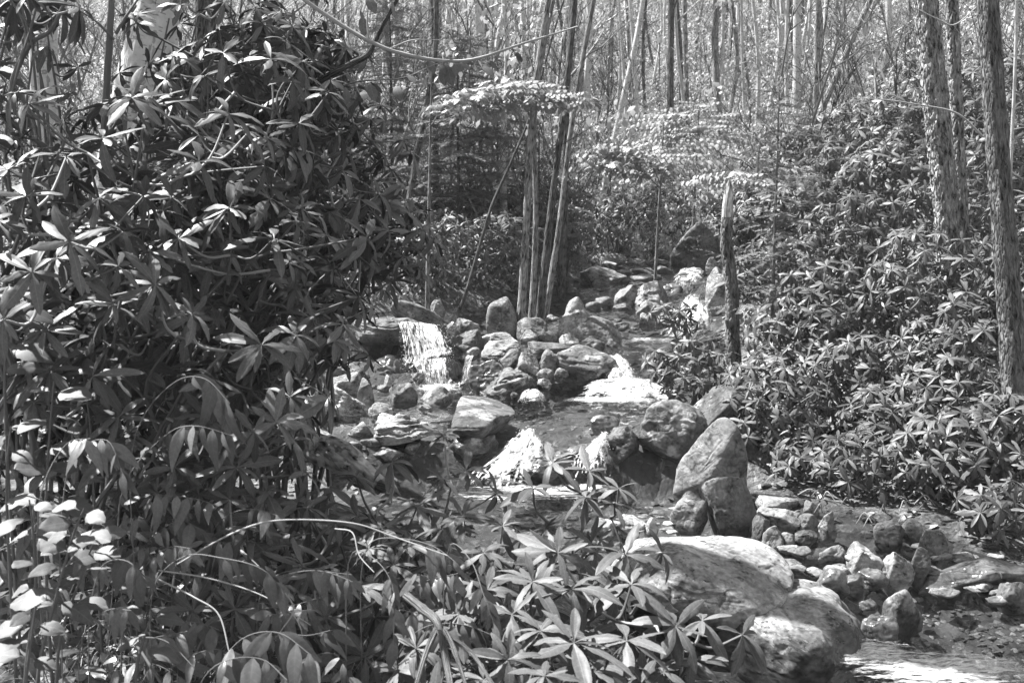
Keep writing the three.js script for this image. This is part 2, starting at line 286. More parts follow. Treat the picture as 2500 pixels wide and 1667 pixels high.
rock('boulder', 'large pale rounded boulder in midstream', Z1(1288, 498, 1485, 668), { d: 12.9, tone: 0.46, lichen: 0.8, k: 12, round: 1 });
rock('boulder', 'pale boulder rising behind the large midstream boulder', Z1(1322, 438, 1432, 570), { d: 13.8, tone: 0.46, lichen: 0.6, k: 12, round: 1 });
rock('boulder', 'grey faceted boulder leaning on the large midstream boulder', Z1(1385, 538, 1618, 680), { d: 12.7, tone: 0.3, k: 20 });
rock('rock', 'low rock in front of the midstream boulders', Z1(1388, 630, 1528, 690), { d: 12.3, tone: 0.28 });
rock('rock', 'small white stone at the foot of the large midstream boulder', Z1(1300, 620, 1402, 665), { d: 12.5, tone: 0.6, flat: 0.6, roll: -0.3 });
rock('flat_rock', 'flat slab awash left of the low midstream rock', Z1(1150, 650, 1375, 712), { d: 11.5, tone: 0.22, flat: 0.35 });
// upper steps
rock('boulder', 'left half of the split boulder in the upper stream', Z1(1565, 380, 1690, 490), { d: 15.1, tone: 0.36 });
rock('boulder', 'right half of the split boulder in the upper stream, with pale bands', Z1(1645, 360, 1838, 495), { d: 15.0, tone: 0.36, strata: 1, lichen: 0.7 });
rock('rock', 'dark pointed rock below the split boulder', Z1(1668, 458, 1802, 528), { d: 14.0, tone: 0.24 });
rock('boulder', 'broad sloping boulder on the left bank of the upper stream', Z1(1400, 292, 1645, 420), { d: 17.2, tone: 0.36, flat: 0.6, roll: -0.15 });
rock('flat_rock', 'long flat slab at the top left of the stream', Z1(1445, 230, 1625, 285), { d: 19.5, tone: 0.3, flat: 0.4 });
rock('boulder', 'huge mossy boulder at the head of the stream', Z1(1840, 80, 2092, 305), { d: 20.5, tone: 0.2, k: 10, lichen: 0.3 });
rock('rock', 'upright narrow rock leaning on the huge mossy boulder', Z1(1840, 190, 1898, 275), { d: 20.0, tone: 0.22, roll: 0.3 });
rock('rock', 'white block below the huge mossy boulder', Z1(2005, 248, 2062, 302), { d: 19.3, tone: 0.6, k: 22 });
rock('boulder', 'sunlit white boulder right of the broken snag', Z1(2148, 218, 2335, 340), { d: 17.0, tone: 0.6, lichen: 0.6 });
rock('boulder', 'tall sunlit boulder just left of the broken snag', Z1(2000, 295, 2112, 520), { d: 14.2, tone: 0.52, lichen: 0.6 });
rock('boulder', 'black wedge shaped boulder under the right bank shrubs', Z1(1840, 640, 2060, 790), { d: 11.6, tone: 0.2, roll: 0.35, flat: 0.6 });
rock('rock', 'ledge rock of the little upper fall, left piece', Z1(1700, 520, 1880, 575), { d: 14.4, tone: 0.25, flat: 0.4 });
rock('rock', 'dark step rock beside the upper white water', Z1(1780, 375, 1900, 425), { d: 16.2, tone: 0.2, wet: true, flat: 0.5 });
rock('rock', 'dark step rock under the tall sunlit boulder', Z1(1930, 365, 2050, 430), { d: 16.0, tone: 0.2, wet: true, flat: 0.6 });
rock('rock', 'flat pale rock at the little pool below the split boulder', Z1(1680, 520, 1790, 570), { d: 13.7, tone: 0.4 });
for (const b of [[1545, 160, 1620, 250], [1580, 190, 1660, 260], [1640, 210, 1730, 265], [1700, 190, 1790, 240], [1620, 255, 1720, 290], [1720, 255, 1830, 290], [1760, 230, 1840, 270], [1500, 270, 1580, 310], [1640, 300, 1760, 335], [1640, 330, 1800, 365], [1760, 290, 1850, 325], [1560, 310, 1650, 350], [1900, 300, 1990, 330], [1850, 320, 1960, 355], [1480, 440, 1570, 480], [1430, 460, 1510, 500], [1560, 470, 1650, 505]])
  rock('rock', 'one of the small slabs scattered over the upper stream steps', Z1(...b), { flat: 0.45, tone: 0.26 + 0.2 * ((rockSeed * 7) % 5) / 5, k: 16, group: 'small slabs of the upper stream' });
// middle pool
rock('flat_rock', 'large flat pale slab jutting into the middle pool', Z1(795, 870, 1110, 1180), { d: 8.5, hang: 1, dep: 1.5, h: 0.3, top: 1.33, flat: 0.3, tone: 0.44, lichen: 0.1, k: 30, strata: 0.3, seed: 7011, detail: 30, wet_at: 1.27 });
rock('rock', 'dark rock below the edge of the flat pale slab', Z1(780, 1080, 1010, 1200), { d: 8.35, tone: 0.2, wet: true });
rock('flat_rock', 'pale scaly slab left of the flat slab', Z1(398, 1008, 725, 1165), { d: 8.6, tone: 0.4, strata: 1.4, flat: 0.5, lichen: 1 });
rock('rock', 'round smooth rock at the left end of the scaly slab', Z1(298, 1038, 408, 1128), { tone: 0.34, k: 8, d: 8.75 });
rock('boulder', 'white blocky boulder on the left shore of the middle pool', Z1(162, 868, 385, 1040), { d: 9.0, tone: 0.6, lichen: 0.9, k: 15, roll: -0.35, strata: 1 });
rock('flat_rock', 'flat white slab behind the white blocky boulder', Z1(60, 925, 240, 1060), { d: 9.2, tone: 0.62, flat: 0.4 });
rock('rock', 'upright rounded rock at the left end of the middle pool', Z1(328, 828, 418, 942), { tone: 0.34, roll: 0.25, d: 10.1 });
rock('rock', 'dark lumpy rock in the pool below the left waterfall', Z1(483, 848, 628, 940), { tone: 0.2, d: 10.1 });
rock('rock', 'pyramid shaped rock in the pool below the left waterfall', Z1(632, 868, 795, 950), { tone: 0.27, k: 22, d: 9.95 });
rock('rock', 'tiny pale flat stone in the middle pool', Z1(632, 953, 695, 985), { tone: 0.55, flat: 0.5 });
rock('rock', 'thin white stone set upright beside the dark wet block', Z1(462, 812, 500, 862), { tone: 0.65, k: 18, d: 10.3 });
rock('rock', 'pale jagged rock at the left edge of the middle pool', Z1(385, 945, 515, 1020), { tone: 0.45, d: 9.1, k: 20 });
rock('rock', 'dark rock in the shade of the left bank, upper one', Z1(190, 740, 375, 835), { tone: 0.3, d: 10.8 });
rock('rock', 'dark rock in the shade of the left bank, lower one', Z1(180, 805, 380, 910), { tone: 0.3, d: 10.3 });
rock('flat_rock', 'dark flat rock at the lip of the near falls', Z1(1448, 1005, 1600, 1075), { d: 8.55, tone: 0.2, wet: true, flat: 0.4 });
rock('rock', 'dark rock right of the near chutes', Z1(1525, 1055, 1690, 1215), { d: 8.2, tone: 0.2, lichen: 0.4 });
rock('boulder', 'rounded lichen spotted boulder beside the near falls', Z1(1668, 925, 2040, 1230), { d: 8.0, tone: 0.22, lichen: 0.85, k: 9, ratio: 0.7 });
rock('boulder', 'dark boulder wedged between the lichen boulder and the leaning slab', Z1(1865, 868, 2230, 1200), { d: 8.1, tone: 0.2, roll: 0.6, flat: 0.6, lichen: 0.35, ratio: 0.6 });
rock('boulder', 'big pointed slab leaning beside the plunge pool', Z1(1850, 1018, 2215, 1410), { d: 7.25, tone: 0.3, k: 18, roll: 0.5, flat: 0.8, lichen: 0.45, ratio: 0.55 });
rock('boulder', 'pale grey rock under the leaning slab', Z1(1835, 1375, 2020, 1548), { d: 6.85, tone: 0.34, k: 12 });
rock('boulder', 'faceted dark grey rock in front of the leaning slab', Z1(1982, 1285, 2248, 1560), { d: 6.7, tone: 0.24, k: 20, lichen: 0.3 });
rock('rock', 'rock under the near cascade between its two chutes', Z1(1210, 1050, 1530, 1260), { d: 8.0, tone: 0.2, wet: true, flat: 0.6, ratio: 0.6, dy: -0.16 });
rock('rock', 'submerged mossy lump at the foot of the left chute', Z1(1085, 1215, 1330, 1320), { d: 7.75, tone: 0.2, wet: true });
rock('rock', 'left of two pale stones at the edge of the plunge pool', Z1(1470, 1500, 1590, 1580), { tone: 0.4, k: 18 });
rock('rock', 'pale block at the edge of the plunge pool', Z1(1578, 1490, 1712, 1570), { tone: 0.6, k: 20 });
rock('rock', 'pale oval stone stood on edge by the plunge pool', Z1(1712, 1492, 1778, 1570), { tone: 0.6, k: 7, roll: 0.6 });
rock('rock', 'round rock beside the fallen log', Z1(172, 1218, 290, 1318), { d: 6.4, tone: 0.3, k: 8 });
for (const b of [[600, 800, 660, 850], [860, 680, 930, 730], [1010, 730, 1080, 770], [1190, 780, 1290, 850], [1280, 780, 1350, 840], [1200, 830, 1270, 880], [1070, 895, 1110, 930], [940, 800, 1010, 840], [1240, 525, 1300, 560], [1100, 580, 1140, 640], [870, 600, 910, 640], [430, 860, 500, 900], [560, 1140, 640, 1190], [260, 1130, 360, 1190], [350, 1110, 460, 1160], [420, 1160, 560, 1230], [1560, 560, 1640, 600], [1530, 650, 1580, 680]])
  rock('rock', 'one of the loose grey stones wedged among the boulders', Z1(...b), { tone: 0.2 + 0.28 * ((rockSeed * 3) % 7) / 7, k: 15, group: 'loose stones among the boulders' });
// near right shore
rock('boulder', 'largest boulder, broad pale and sunlit, at the front of the stream', Z8(-230, 588, 892, 1075), { pos: [1.2, 0.97, 6.15], size: [1.12, 0.5, 1.1], hang: 1, tone: 0.4, lichen: 0.55, k: 10, round: 1, flat: 0.8, roll: -0.08, strata: 0.15, detail: 46, seed: 7001 });
rock('boulder', 'second broad boulder, low and half wet, in front of the largest one', Z8(380, 850, 1345, 1440), { pos: [1.66, 0.74, 5.8], size: [1.05, 0.55, 1.05], hang: 1, tone: 0.34, lichen: 0.3, k: 10, round: 1, flat: 0.8, roll: -0.14, strata: 0.15, detail: 46, seed: 7003, wet_at: 0.62 });
rock('flat_rock', 'flat pale slab behind the largest boulder', Z8(645, 383, 922, 462), { tone: 0.34, flat: 0.35, d: 7.3 });
rock('flat_rock', 'wide low slab beneath the flat pale slab', Z8(620, 452, 950, 580), { tone: 0.36, flat: 0.4, d: 6.95 });
rock('rock', 'dark rounded stone on the wide low slab', Z8(908, 483, 1068, 588), { tone: 0.2, d: 6.75 });
rock('rock', 'pale pointed stone beside the dark rounded stone', Z8(938, 403, 1050, 505), { tone: 0.36, k: 20, d: 7.0 });
rock('rock', 'upright block with a square corner at the dark backwater', Z8(1048, 468, 1165, 605), { tone: 0.34, k: 20, d: 6.7 });
rock('rock', 'dark tilted stone touching the faceted grey rock', Z8(595, 498, 732, 640), { tone: 0.2, roll: 0.7, flat: 0.5, d: 6.55 });
rock('rock', 'tilted grey slab just behind the crest of the largest boulder', Z8(660, 555, 815, 705), { tone: 0.3, roll: 0.6, flat: 0.6, d: 6.4 });
rock('rock', 'dark stone at the head of the dark backwater', Z8(885, 588, 1032, 680), { tone: 0.2, d: 6.55 });
rock('rock', 'grey stone between the tilted slab and the dark stone', Z8(795, 605, 895, 700), { tone: 0.32, d: 6.4 });
rock('rock', 'banded oblong stone by the backwater', Z8(1032, 683, 1200, 800), { tone: 0.3, strata: 1.2, roll: 0.4, flat: 0.6, d: 6.25 });
rock('rock', 'pale triangular rock in the middle of the near shore', Z8(1198, 688, 1452, 880), { tone: 0.4, k: 22, d: 6.1 });
rock('rock', 'pale four sided rock beside the triangular rock', Z8(1450, 722, 1640, 925), { tone: 0.44, k: 20, d: 6.05 });
rock('rock', 'wet speckled round rock behind the second broad boulder', Z8(1032, 828, 1235, 990), { tone: 0.24, wet: true, k: 8, d: 5.85 });
rock('rock', 'wet brown rock touching the speckled round rock', Z8(1200, 870, 1325, 1000), { tone: 0.2, wet: true, d: 5.85 });
rock('rock', 'dark wet stone at the foot of the triangular rock', Z8(1285, 838, 1480, 940), { tone: 0.2, wet: true, d: 5.95 });
rock('rock', 'mossy pointed rock across the backwater', Z8(1392, 538, 1585, 690), { tone: 0.2, k: 18, d: 6.7 });
rock('rock', 'pale mossy rock at the foot of the right bank', Z8(1568, 518, 1705, 650), { tone: 0.26, d: 6.9 });
rock('rock', 'tall mossy rock at the right bank', Z8(1678, 588, 1880, 800), { tone: 0.24, lichen: 0.3, d: 6.5 });
rock('rock', 'low mossy rock in front of the tall mossy rock', Z8(1618, 698, 1765, 890), { tone: 0.2, d: 6.2 });
rock('flat_rock', 'long wet slab slanting up to the right frame edge', Z8(1690, 785, 2420, 975), { tone: 0.2, wet: true, roll: 0.2, flat: 0.35, d: 5.9, ratio: 0.35 });
rock('rock', 'pale rounded rock with a dark wet side at the gravel bar', Z8(1458, 948, 1705, 1205), { tone: 0.36, d: 5.55, k: 10, wet_at: 0.62 });
rock('rock', 'dark rock at the far end of the gravel bar by the frame edge', Z8(2185, 915, 2400, 1075), { tone: 0.2, d: 5.7 });
rock('rock', 'small submerged stone left of the pale rounded rock', Z8(1300, 1040, 1425, 1110), { tone: 0.24, wet: true, d: 5.6 });
rock('rock', 'smooth stone just under the water below the pale rounded rock', Z8(1320, 1140, 1560, 1310), { tone: 0.22, wet: true, flat: 0.4, d: 5.3 });
{ // stones one can pick out on the near shore
  const R = rng(77);
  for (let i = 0; i < 46; i++) { const px = 1900 + R() * 560, py = 1330 + R() * 150, s = 10 + R() * 26; if (px < 2110 && py > 1400) continue; rock('stone', 'one of the fist sized stones strewn between the near shore rocks', [px - s, py - s * 0.5, px + s, py + s * 0.4], { tone: 0.18 + R() * 0.3, flat: 0.5, k: 14, detail: 6, group: 'fist sized stones of the near shore', cat: 'stone' }); }
  for (let i = 0; i < 26; i++) { const px = 1480 + R() * 200, py = 1240 + R() * 60, s = 6 + R() * 12; rock('stone', 'one of the pale shingles at the edge of the plunge pool', [px - s, py - s * 0.4, px + s, py + s * 0.3], { tone: 0.3 + R() * 0.3, flat: 0.4, detail: 5, group: 'shingles by the plunge pool', cat: 'stone' }); }
}
{ // gravel and cobbles of the bed
  const R = rng(5), variants = [0, 1, 2].map((i) => rockGeo({ w: 1, h: 0.4, dep: 0.8, seed: 900 + i, detail: 4, tone: 1, lichen: -2, flat: 0.6, strata: 0 }));
  variants.forEach((g, vi) => {
    g.deleteAttribute('color');
    const n = 2600, im = new THREE.InstancedMesh(g, M.gravel ?? std('gravel', { color: grey(1), map: rockTex, roughness: 0.7 }), n), m = new THREE.Matrix4(), q = new THREE.Quaternion(), c = new THREE.Color();
    for (let i = 0; i < n; i++) {
      const d = 4 + Math.pow(R(), 1.3) * 18, [cx, hw] = table(STREAM, d), bar = R() < 0.35;
      const x = bar ? 2.2 + R() * 1.6 : cx + (R() * 2 - 1) * (hw + 0.3), dd = bar ? 5.1 + R() * 1.2 : d, s = 0.015 + Math.pow(R(), 3) * (bar ? 0.05 : 0.11);
      q.setFromEuler(new THREE.Euler((R() - 0.5) * 0.6, R() * 6.28, (R() - 0.5) * 0.6));
      m.compose(V(x, ground(x, -dd) + s * 0.12, -dd), q, V(s, s * (0.7 + R() * 0.5), s)); im.setMatrixAt(i, m); im.setColorAt(i, c.setScalar(0.05 + R() * R() * (bar ? 0.5 : 0.2)));
    }
    im.castShadow = im.receiveShadow = true;
    tag(add(im, 'gravel'), 'loose gravel and pebbles of the stream bed', 'gravel', null, 'stuff');
  });
}

// ---------------------------------------------------------------- falling and white water
function grid(nu, nv, fn) { // fn(u, v) -> Vector3
  const pos = [], uv = [], idx = [];
  for (let j = 0; j <= nv; j++) for (let i = 0; i <= nu; i++) { const p = fn(i / nu, j / nv); pos.push(p.x, p.y, p.z); uv.push(i / nu, j / nv); if (i && j) { const k = j * (nu + 1) + i; idx.push(k - nu - 2, k - nu - 1, k, k - nu - 2, k, k - 1); } }
  const g = new THREE.BufferGeometry(); g.setAttribute('position', new THREE.Float32BufferAttribute(pos, 3)); g.setAttribute('uv', new THREE.Float32BufferAttribute(uv, 2)); g.setIndex(idx); g.computeVertexNormals(); return g;
}
const dropGeo = ico(1).clone(); dropGeo.computeVertexNormals();
function drops(n, place, seed, smin, smax) { // a spray of single drops
  const R = rng(seed), im = new THREE.InstancedMesh(dropGeo, M.drop, n), m = new THREE.Matrix4(), q = new THREE.Quaternion();
  for (let i = 0; i < n; i++) { const p = place(R), s = smin + Math.pow(R(), 4) * (smax - smin); m.compose(p, q, V(s, s, s)); im.setMatrixAt(i, m); }
  im.name = 'spray'; im.userData.kind = 'stuff'; return im;
}
// a rush of white water down a path of [px, py, d, halfwidth]
function chute(label, path, seed, o = {}) {
  const pts = path.map(([px, py, d]) => at(px, py, d)), crv = new THREE.CatmullRomCurve3(pts), hw = (t) => table(path.map((q, i) => [i / (path.length - 1), q[3]]), t)[0];
  const len = crv.getLength(), amp = o.amp ?? 0.07, nu = Math.ceil(path[path.length - 1][3] * 2 / 0.02) + 12, nv = Math.ceil(len / 0.02), root = new THREE.Group(), T = V(), S = V(), N = V();
  const where = (u, v) => {
    const p = crv.getPoint(v); crv.getTangent(v, T); S.crossVectors(T, V(0, 1, 0)); S.y = 0; S.normalize(); N.crossVectors(S, T).normalize();
    const e = u * 2 - 1, w = hw(v), x = e * w * (1 + 0.25 * noise(v * len * 4, seed, e > 0 ? 3 : 9)), rough = Math.abs(fbm(x * 7 + seed, v * len * 5, 2.2, 3)) + 0.25 * Math.abs(fbm(x * 22, v * len * 12 + seed, 5.2, 2));
    const ex = Math.abs(e) + 0.35 * noise(v * len * 5, seed + 4, e > 0 ? 1 : 6), edge = 1 - Math.pow(clamp(Math.abs(ex), 0, 1), 3), ends = Math.min(1, v * 6 - 0.3, (1 - v) * 4 - 0.5 + 0.8 * noise(x * 7, seed, 1.5));
    return p.addScaledVector(S, x).addScaledVector(N, (rough * 1.6 - 0.18) * amp * edge * Math.max(ends, 0) - (1 - edge) * amp * 1.6 + 0.015 + Math.min(0, ends) * 0.12);
  };
  for (const [lift, u0, fl] of [[0, 0, 0], [0.02, 0.5, 1]]) { // layers of streaked white water
    const g = grid(nu, nv, (u, v) => { const p = where(u, v); p.y += lift; return p; }), q = g.attributes.uv; if (fl) for (let i = 0; i < q.count; i++) q.setX(i, 1 - q.getX(i));
    mesh(g, M.flow, 'white_water', root);
  }
  root.add(drops(Math.round((o.drops ?? 500) * 0.5), (R) => { const v = R(), p = where(0.05 + R() * 0.9, v); p.y += Math.pow(R(), 5) * 0.09; p.x += (R() - 0.5) * 0.05; p.z += (R() - 0.3) * 0.06; return p; }, seed, 0.001, 0.005));
  return tag(add(root, o.name ?? 'cascade'), label, 'cascade');
}
// threads of falling water from a lip to a foot line
function veil(root, lipA, lipB, footA, footB, seed) {
  for (const [out, sh, fl] of [[0, 0, 0], [0.04, 0.02, 1]]) {
    const g = grid(60, 40, (u, v) => { const a = lipA.clone().lerp(lipB, u), b = footA.clone().lerp(footB, u), p = a.clone().lerp(b, v); p.y = lerp(a.y, b.y, v * v * 0.7 + v * 0.3); p.z += out * Math.sqrt(v) + fbm(u * 9 + seed, v * 3, out * 20, 3) * 0.06; p.x += sh * v + noise(v * 3, u * 6, seed) * 0.015; return p; }), q = g.attributes.uv;
    for (let i = 0; i < q.count; i++) q.setXY(i, fl ? q.getX(i) * 0.8 + 0.2 : q.getX(i), q.getY(i));
    mesh(g, M.thread, 'veil', root);
  }
}
// a tapering tube through points
function tube(pts, rad, nr = 6, smooth = true, per = 3, rough = null) {
  let P = pts, Rr = rad;
  if (smooth) { const c = new THREE.CatmullRomCurve3(pts), n = (pts.length - 1) * per; P = []; Rr = []; for (let i = 0; i <= n; i++) { const t = i / n, k = t * (rad.length - 1), a = Math.floor(k); P.push(c.getPoint(t)); Rr.push(lerp(rad[a], rad[Math.min(a + 1, rad.length - 1)], k - a)); } }
  const n = P.length, pos = [], uv = [], idx = [], T = V(), X = V(), Y = V(), prev = V(0.31, 0.2, 0.93); let run = 0;
  for (let i = 0; i < n; i++) {
    T.copy(P[Math.min(i + 1, n - 1)]).sub(P[Math.max(i - 1, 0)]).normalize();
    X.copy(prev).addScaledVector(T, -prev.dot(T)); if (X.lengthSq() < 1e-4) X.set(T.y, -T.x, 0.01); X.normalize(); prev.copy(X); Y.crossVectors(T, X);
    if (i) run += P[i].distanceTo(P[i - 1]);
    for (let j = 0; j <= nr; j++) {
      const a = j / nr * Math.PI * 2, r = Rr[i] * (rough ? 1 + rough(Math.cos(a), Math.sin(a), run) : 1);
      pos.push(P[i].x + (X.x * Math.cos(a) + Y.x * Math.sin(a)) * r, P[i].y + (X.y * Math.cos(a) + Y.y * Math.sin(a)) * r, P[i].z + (X.z * Math.cos(a) + Y.z * Math.sin(a)) * r);
      uv.push(j / nr * Math.max(1, Math.round(Rr[0] * 6.28 / 0.5)), run / 1.0);
      if (i && j) { const k = i * (nr + 1) + j; idx.push(k - nr - 2, k - nr - 1, k, k - nr - 2, k, k - 1); }
    }
  }
  const g = new THREE.BufferGeometry(); g.setAttribute('position', new THREE.Float32BufferAttribute(pos, 3)); g.setAttribute('uv', new THREE.Float32BufferAttribute(uv, 2)); g.setIndex(idx); g.computeVertexNormals(); return g;
}
// froth lying on a pool
function froth(label, px, py, d, rx, rz, seed) {
  const c = at(px, py, d), root = new THREE.Group(); root.position.set(c.x, 0, c.z);
  for (const [lift, turn] of [[0.003, 0], [0.014, 3.3]]) mesh(grid(70, 40, (u, v) => { const e = u * 2 - 1, f = v * 2 - 1, x = (Math.cos(turn) * e - Math.sin(turn) * f * 0.3) * rx, z = (Math.cos(turn) * f + Math.sin(turn) * e * 0.3) * rz; return V(x, level(c.x + x, -(c.z + z)) + lift + Math.abs(fbm(x * 9 + seed, z * 14, seed, 3)) * 0.045 * (1 - Math.min(1, e * e + f * f)) , z); }), M.froth, 'foam_sheet', root);
  return tag(add(root, 'froth'), label, 'froth');
}
{ // the tall left fall
  const root = new THREE.Group();
  veil(root, at(972, 782, 11.1), at(1066, 792, 11.0), at(985, 878, 10.85), at(1105, 862, 10.7), 4);
  veil(root, at(1010, 880, 10.72), at(1092, 872, 10.65), at(1022, 938, 10.5), at(1098, 932, 10.5), 6);
  veil(root, at(1140, 866, 10.9), at(1158, 868, 10.9), at(1122, 934, 10.6), at(1140, 932, 10.6), 9);
  const shelf = (seed, pts, amp) => { const crv = new THREE.CatmullRomCurve3(pts.map((p) => at(p[0], p[1], p[2]))), n = 120; mesh(grid(n, 26, (u, v) => { const p = crv.getPoint(u), e = v * 2 - 1, b = 1 - e * e; p.z += e * 0.1; p.y += (Math.abs(fbm(p.x * 13, p.z * 13, seed, 4)) * 2 - 0.12) * amp * b - (1 - b) * 0.05; return p; }), M.flow, 'white_water', root); };
  shelf(3, [[975, 876, 10.8], [1010, 884, 10.7], [1050, 868, 10.7], [1112, 856, 10.7]], 0.12);
  shelf(5, [[1000, 905, 10.62], [1015, 925, 10.55], [1025, 940, 10.45]], 0.12);
  shelf(8, [[1015, 946, 10.35], [1060, 943, 10.4], [1110, 938, 10.4], [1146, 930, 10.45]], 0.07);
  root.add(drops(1700, (R) => at(975 + R() * 135, 790 + R() * 150, 10.62 + R() * 0.35), 21, 0.001, 0.005));
  tag(add(root, 'waterfall'), 'tall two step waterfall of white threads at the left of the stream', 'waterfall');
}
chute('white cascade tumbling beside the dark overhanging boulder', [[1500, 868, 10.9, 0.14], [1512, 890, 10.6, 0.16], [1520, 925, 10.35, 0.2], [1530, 945, 10.1, 0.3]], 31, { amp: 0.06, drops: 600, clots: 2500 });
chute('broad apron of white water below the right hand cascade', [[1540, 928, 10.3, 0.5], [1535, 955, 10.0, 0.55], [1530, 990, 9.7, 0.55]], 33, { amp: 0.055, drops: 600, clots: 5000 });
chute('foaming chute at the left of the near falls', [[1290, 1048, 8.6, 0.1], [1285, 1075, 8.48, 0.17], [1262, 1110, 8.3, 0.24], [1225, 1150, 8.1, 0.3], [1190, 1185, 7.85, 0.34]], 35, { amp: 0.065, drops: 700, clots: 3200 });
chute('foaming chute at the right of the near falls', [[1482, 1058, 8.55, 0.05], [1465, 1080, 8.45, 0.1], [1445, 1110, 8.25, 0.16], [1435, 1150, 8.0, 0.2]], 37, { amp: 0.06, drops: 500, clots: 2000 });
chute('small white riffle at the lip beside the striped boulder', [[1300, 955, 10.1, 0.12], [1300, 970, 9.95, 0.16], [1300, 980, 9.85, 0.14]], 39, { amp: 0.05, drops: 200 });
chute('slanting white rapid behind the right bank shrubs', [[1740, 690, 15.6, 0.14], [1700, 730, 14.3, 0.24], [1690, 780, 13.2, 0.3], [1640, 818, 12.4, 0.35]], 41, { amp: 0.08, drops: 500 });
chute('white step of the upper stream below the snag', [[1690, 655, 18.4, 0.25], [1680, 675, 17.2, 0.25], [1660, 700, 16.1, 0.22]], 43, { amp: 0.06, drops: 300 });
chute('thin white line of water at the head of the stream', [[1680, 636, 20.6, 0.45], [1680, 644, 20.2, 0.5]], 45, { amp: 0.05, drops: 200 });
froth('patch of froth spreading in front of the near falls', 1270, 1200, 7.8, 0.62, 0.3, 51);
froth('froth along the foot of the right hand cascade', 1490, 992, 9.75, 0.55, 0.16, 52);
froth('froth at the foot of the left waterfall', 1070, 948, 10.3, 0.3, 0.1, 53);
froth('white rapid at the lower right corner below the second broad boulder', 2110, 1600, 5.5, 0.42, 0.22, 54);
froth('streaks of froth at the bottom edge of the lower right corner', 2300, 1640, 5.3, 0.6, 0.26, 57);
froth('thin froth between the two near chutes', 1430, 1170, 7.95, 0.3, 0.14, 55);
froth('froth below the slanting rapid', 1590, 815, 12.2, 0.5, 0.25, 56);

// ---------------------------------------------------------------- leaves
function leafGeo(o) { // base at the origin, length 1 along z, upper side y
  const { width = 0.3, shape = 'rhodo', fold = 0.18, curl = 0.35, rows = 7, cols = 4, seed = 1, bite = 0, wave = 0.02, stalk = 0.1 } = o, R = rng(seed + 400), pos = [], uv = [], idx = [];
  const prof = (t) => { const s = clamp((t - stalk) / (1 - stalk), 0, 1); if (t <= stalk) return 0.05; return shape === 'rhodo' ? Math.pow(Math.sin(Math.PI * Math.pow(s, 0.95)), 0.56) * (0.86 + 0.14 * s) : shape === 'hobble' ? Math.pow(Math.sin(Math.PI * Math.pow(s, 0.66)), 0.85) * (1 - 0.25 * s) : Math.pow(Math.sin(Math.PI * Math.pow(s, 0.78)), 0.65); };
  const bites = Array.from({ length: bite }, () => [0.3 + R() * 0.6, R() < 0.5 ? -1 : 1, 0.25 + R() * 0.5, 0.06 + R() * 0.08]);
  for (let j = 0; j <= rows; j++) {
    const t = j / rows, a = curl * t * t * 1.4, w0 = Math.max(0.012, prof(t) * width / 2);
    const zc = Math.sin(Math.min(1.5, curl * t)) / Math.max(0.05, curl) , yc = -(1 - Math.cos(curl * t * 1.2)) / Math.max(0.05, curl);
    for (let i = 0; i <= cols; i++) {
      const s = i / cols * 2 - 1; let w = w0;
      for (const [bt, side, deep, r] of bites) if (s * side > 0) w *= 1 - deep * Math.max(0, 1 - Math.abs(t - bt) / r);
      if (shape === 'broad' && Math.abs(s) === 1) w *= 1 + (j % 2 ? 0.05 : -0.05);
      const x = s * w, y = Math.abs(x) * fold * 2 - Math.pow(Math.abs(s), 3) * w * 0.25 + noise(t * 4 + seed, s * 2, seed) * wave;
      pos.push(x, yc + y * Math.cos(a), zc + y * Math.sin(a) * 0.5); uv.push(0.5 + s * 0.5 * clamp(w / (width / 2), 0, 1) * 0.98, t);
      if (i && j) { const k = j * (cols + 1) + i; idx.push(k - cols - 2, k, k - cols - 1, k - cols - 2, k - 1, k); }
    }
  }
  const g = new THREE.BufferGeometry(); g.setAttribute('position', new THREE.Float32BufferAttribute(pos, 3)); g.setAttribute('uv', new THREE.Float32BufferAttribute(uv, 2)); g.setIndex(idx); g.computeVertexNormals(); return g;
}
const rhodoLeaves = [0, 1, 2, 3, 4, 5].map((i) => leafGeo({ width: [0.27, 0.3, 0.24, 0.33, 0.27, 0.26][i], fold: [0.2, 0.1, 0.32, 0.05, 0.2, 0.14][i], curl: [0.4, 0.7, 0.25, 0.15, 1.0, 0.5][i], seed: i, bite: [0, 1, 0, 2, 0, 3][i], rows: 8, cols: 4, wave: 0.03 }));
const rhodoSmall = [0, 1, 2].map((i) => leafGeo({ width: 0.29, fold: 0.15, curl: [0.3, 0.7, 0.1][i], seed: 20 + i, rows: 4, cols: 2 }));
const hobbleLeaves = [0, 1, 2].map((i) => leafGeo({ shape: 'hobble', width: [0.34, 0.3, 0.38][i], fold: 0.16, curl: [0.5, 0.9, 0.3][i], seed: 40 + i, rows: 7, cols: 4, stalk: 0.06, bite: i === 2 ? 1 : 0 }));
const broadLeaves = [0, 1, 2].map((i) => leafGeo({ shape: 'broad', width: [0.56, 0.5, 0.6][i], fold: 0.14, curl: [0.45, 0.8, 0.3][i], seed: 50 + i, rows: 8, cols: 4, stalk: 0.14, wave: 0.05, bite: i === 1 ? 2 : 0 }));
const beechLeaves = [0, 1].map((i) => leafGeo({ shape: 'broad', width: 0.56, fold: 0.1, curl: [0.3, 0.6][i], seed: 60 + i, rows: 5, cols: 2, stalk: 0.08 }));
const tinyLeaf = leafGeo({ shape: 'broad', width: 0.6, fold: 0.1, curl: 0.4, seed: 70, rows: 2, cols: 2, stalk: 0.05 });
const UP = V(0, 1, 0), ZA = V(0, 0, 1);
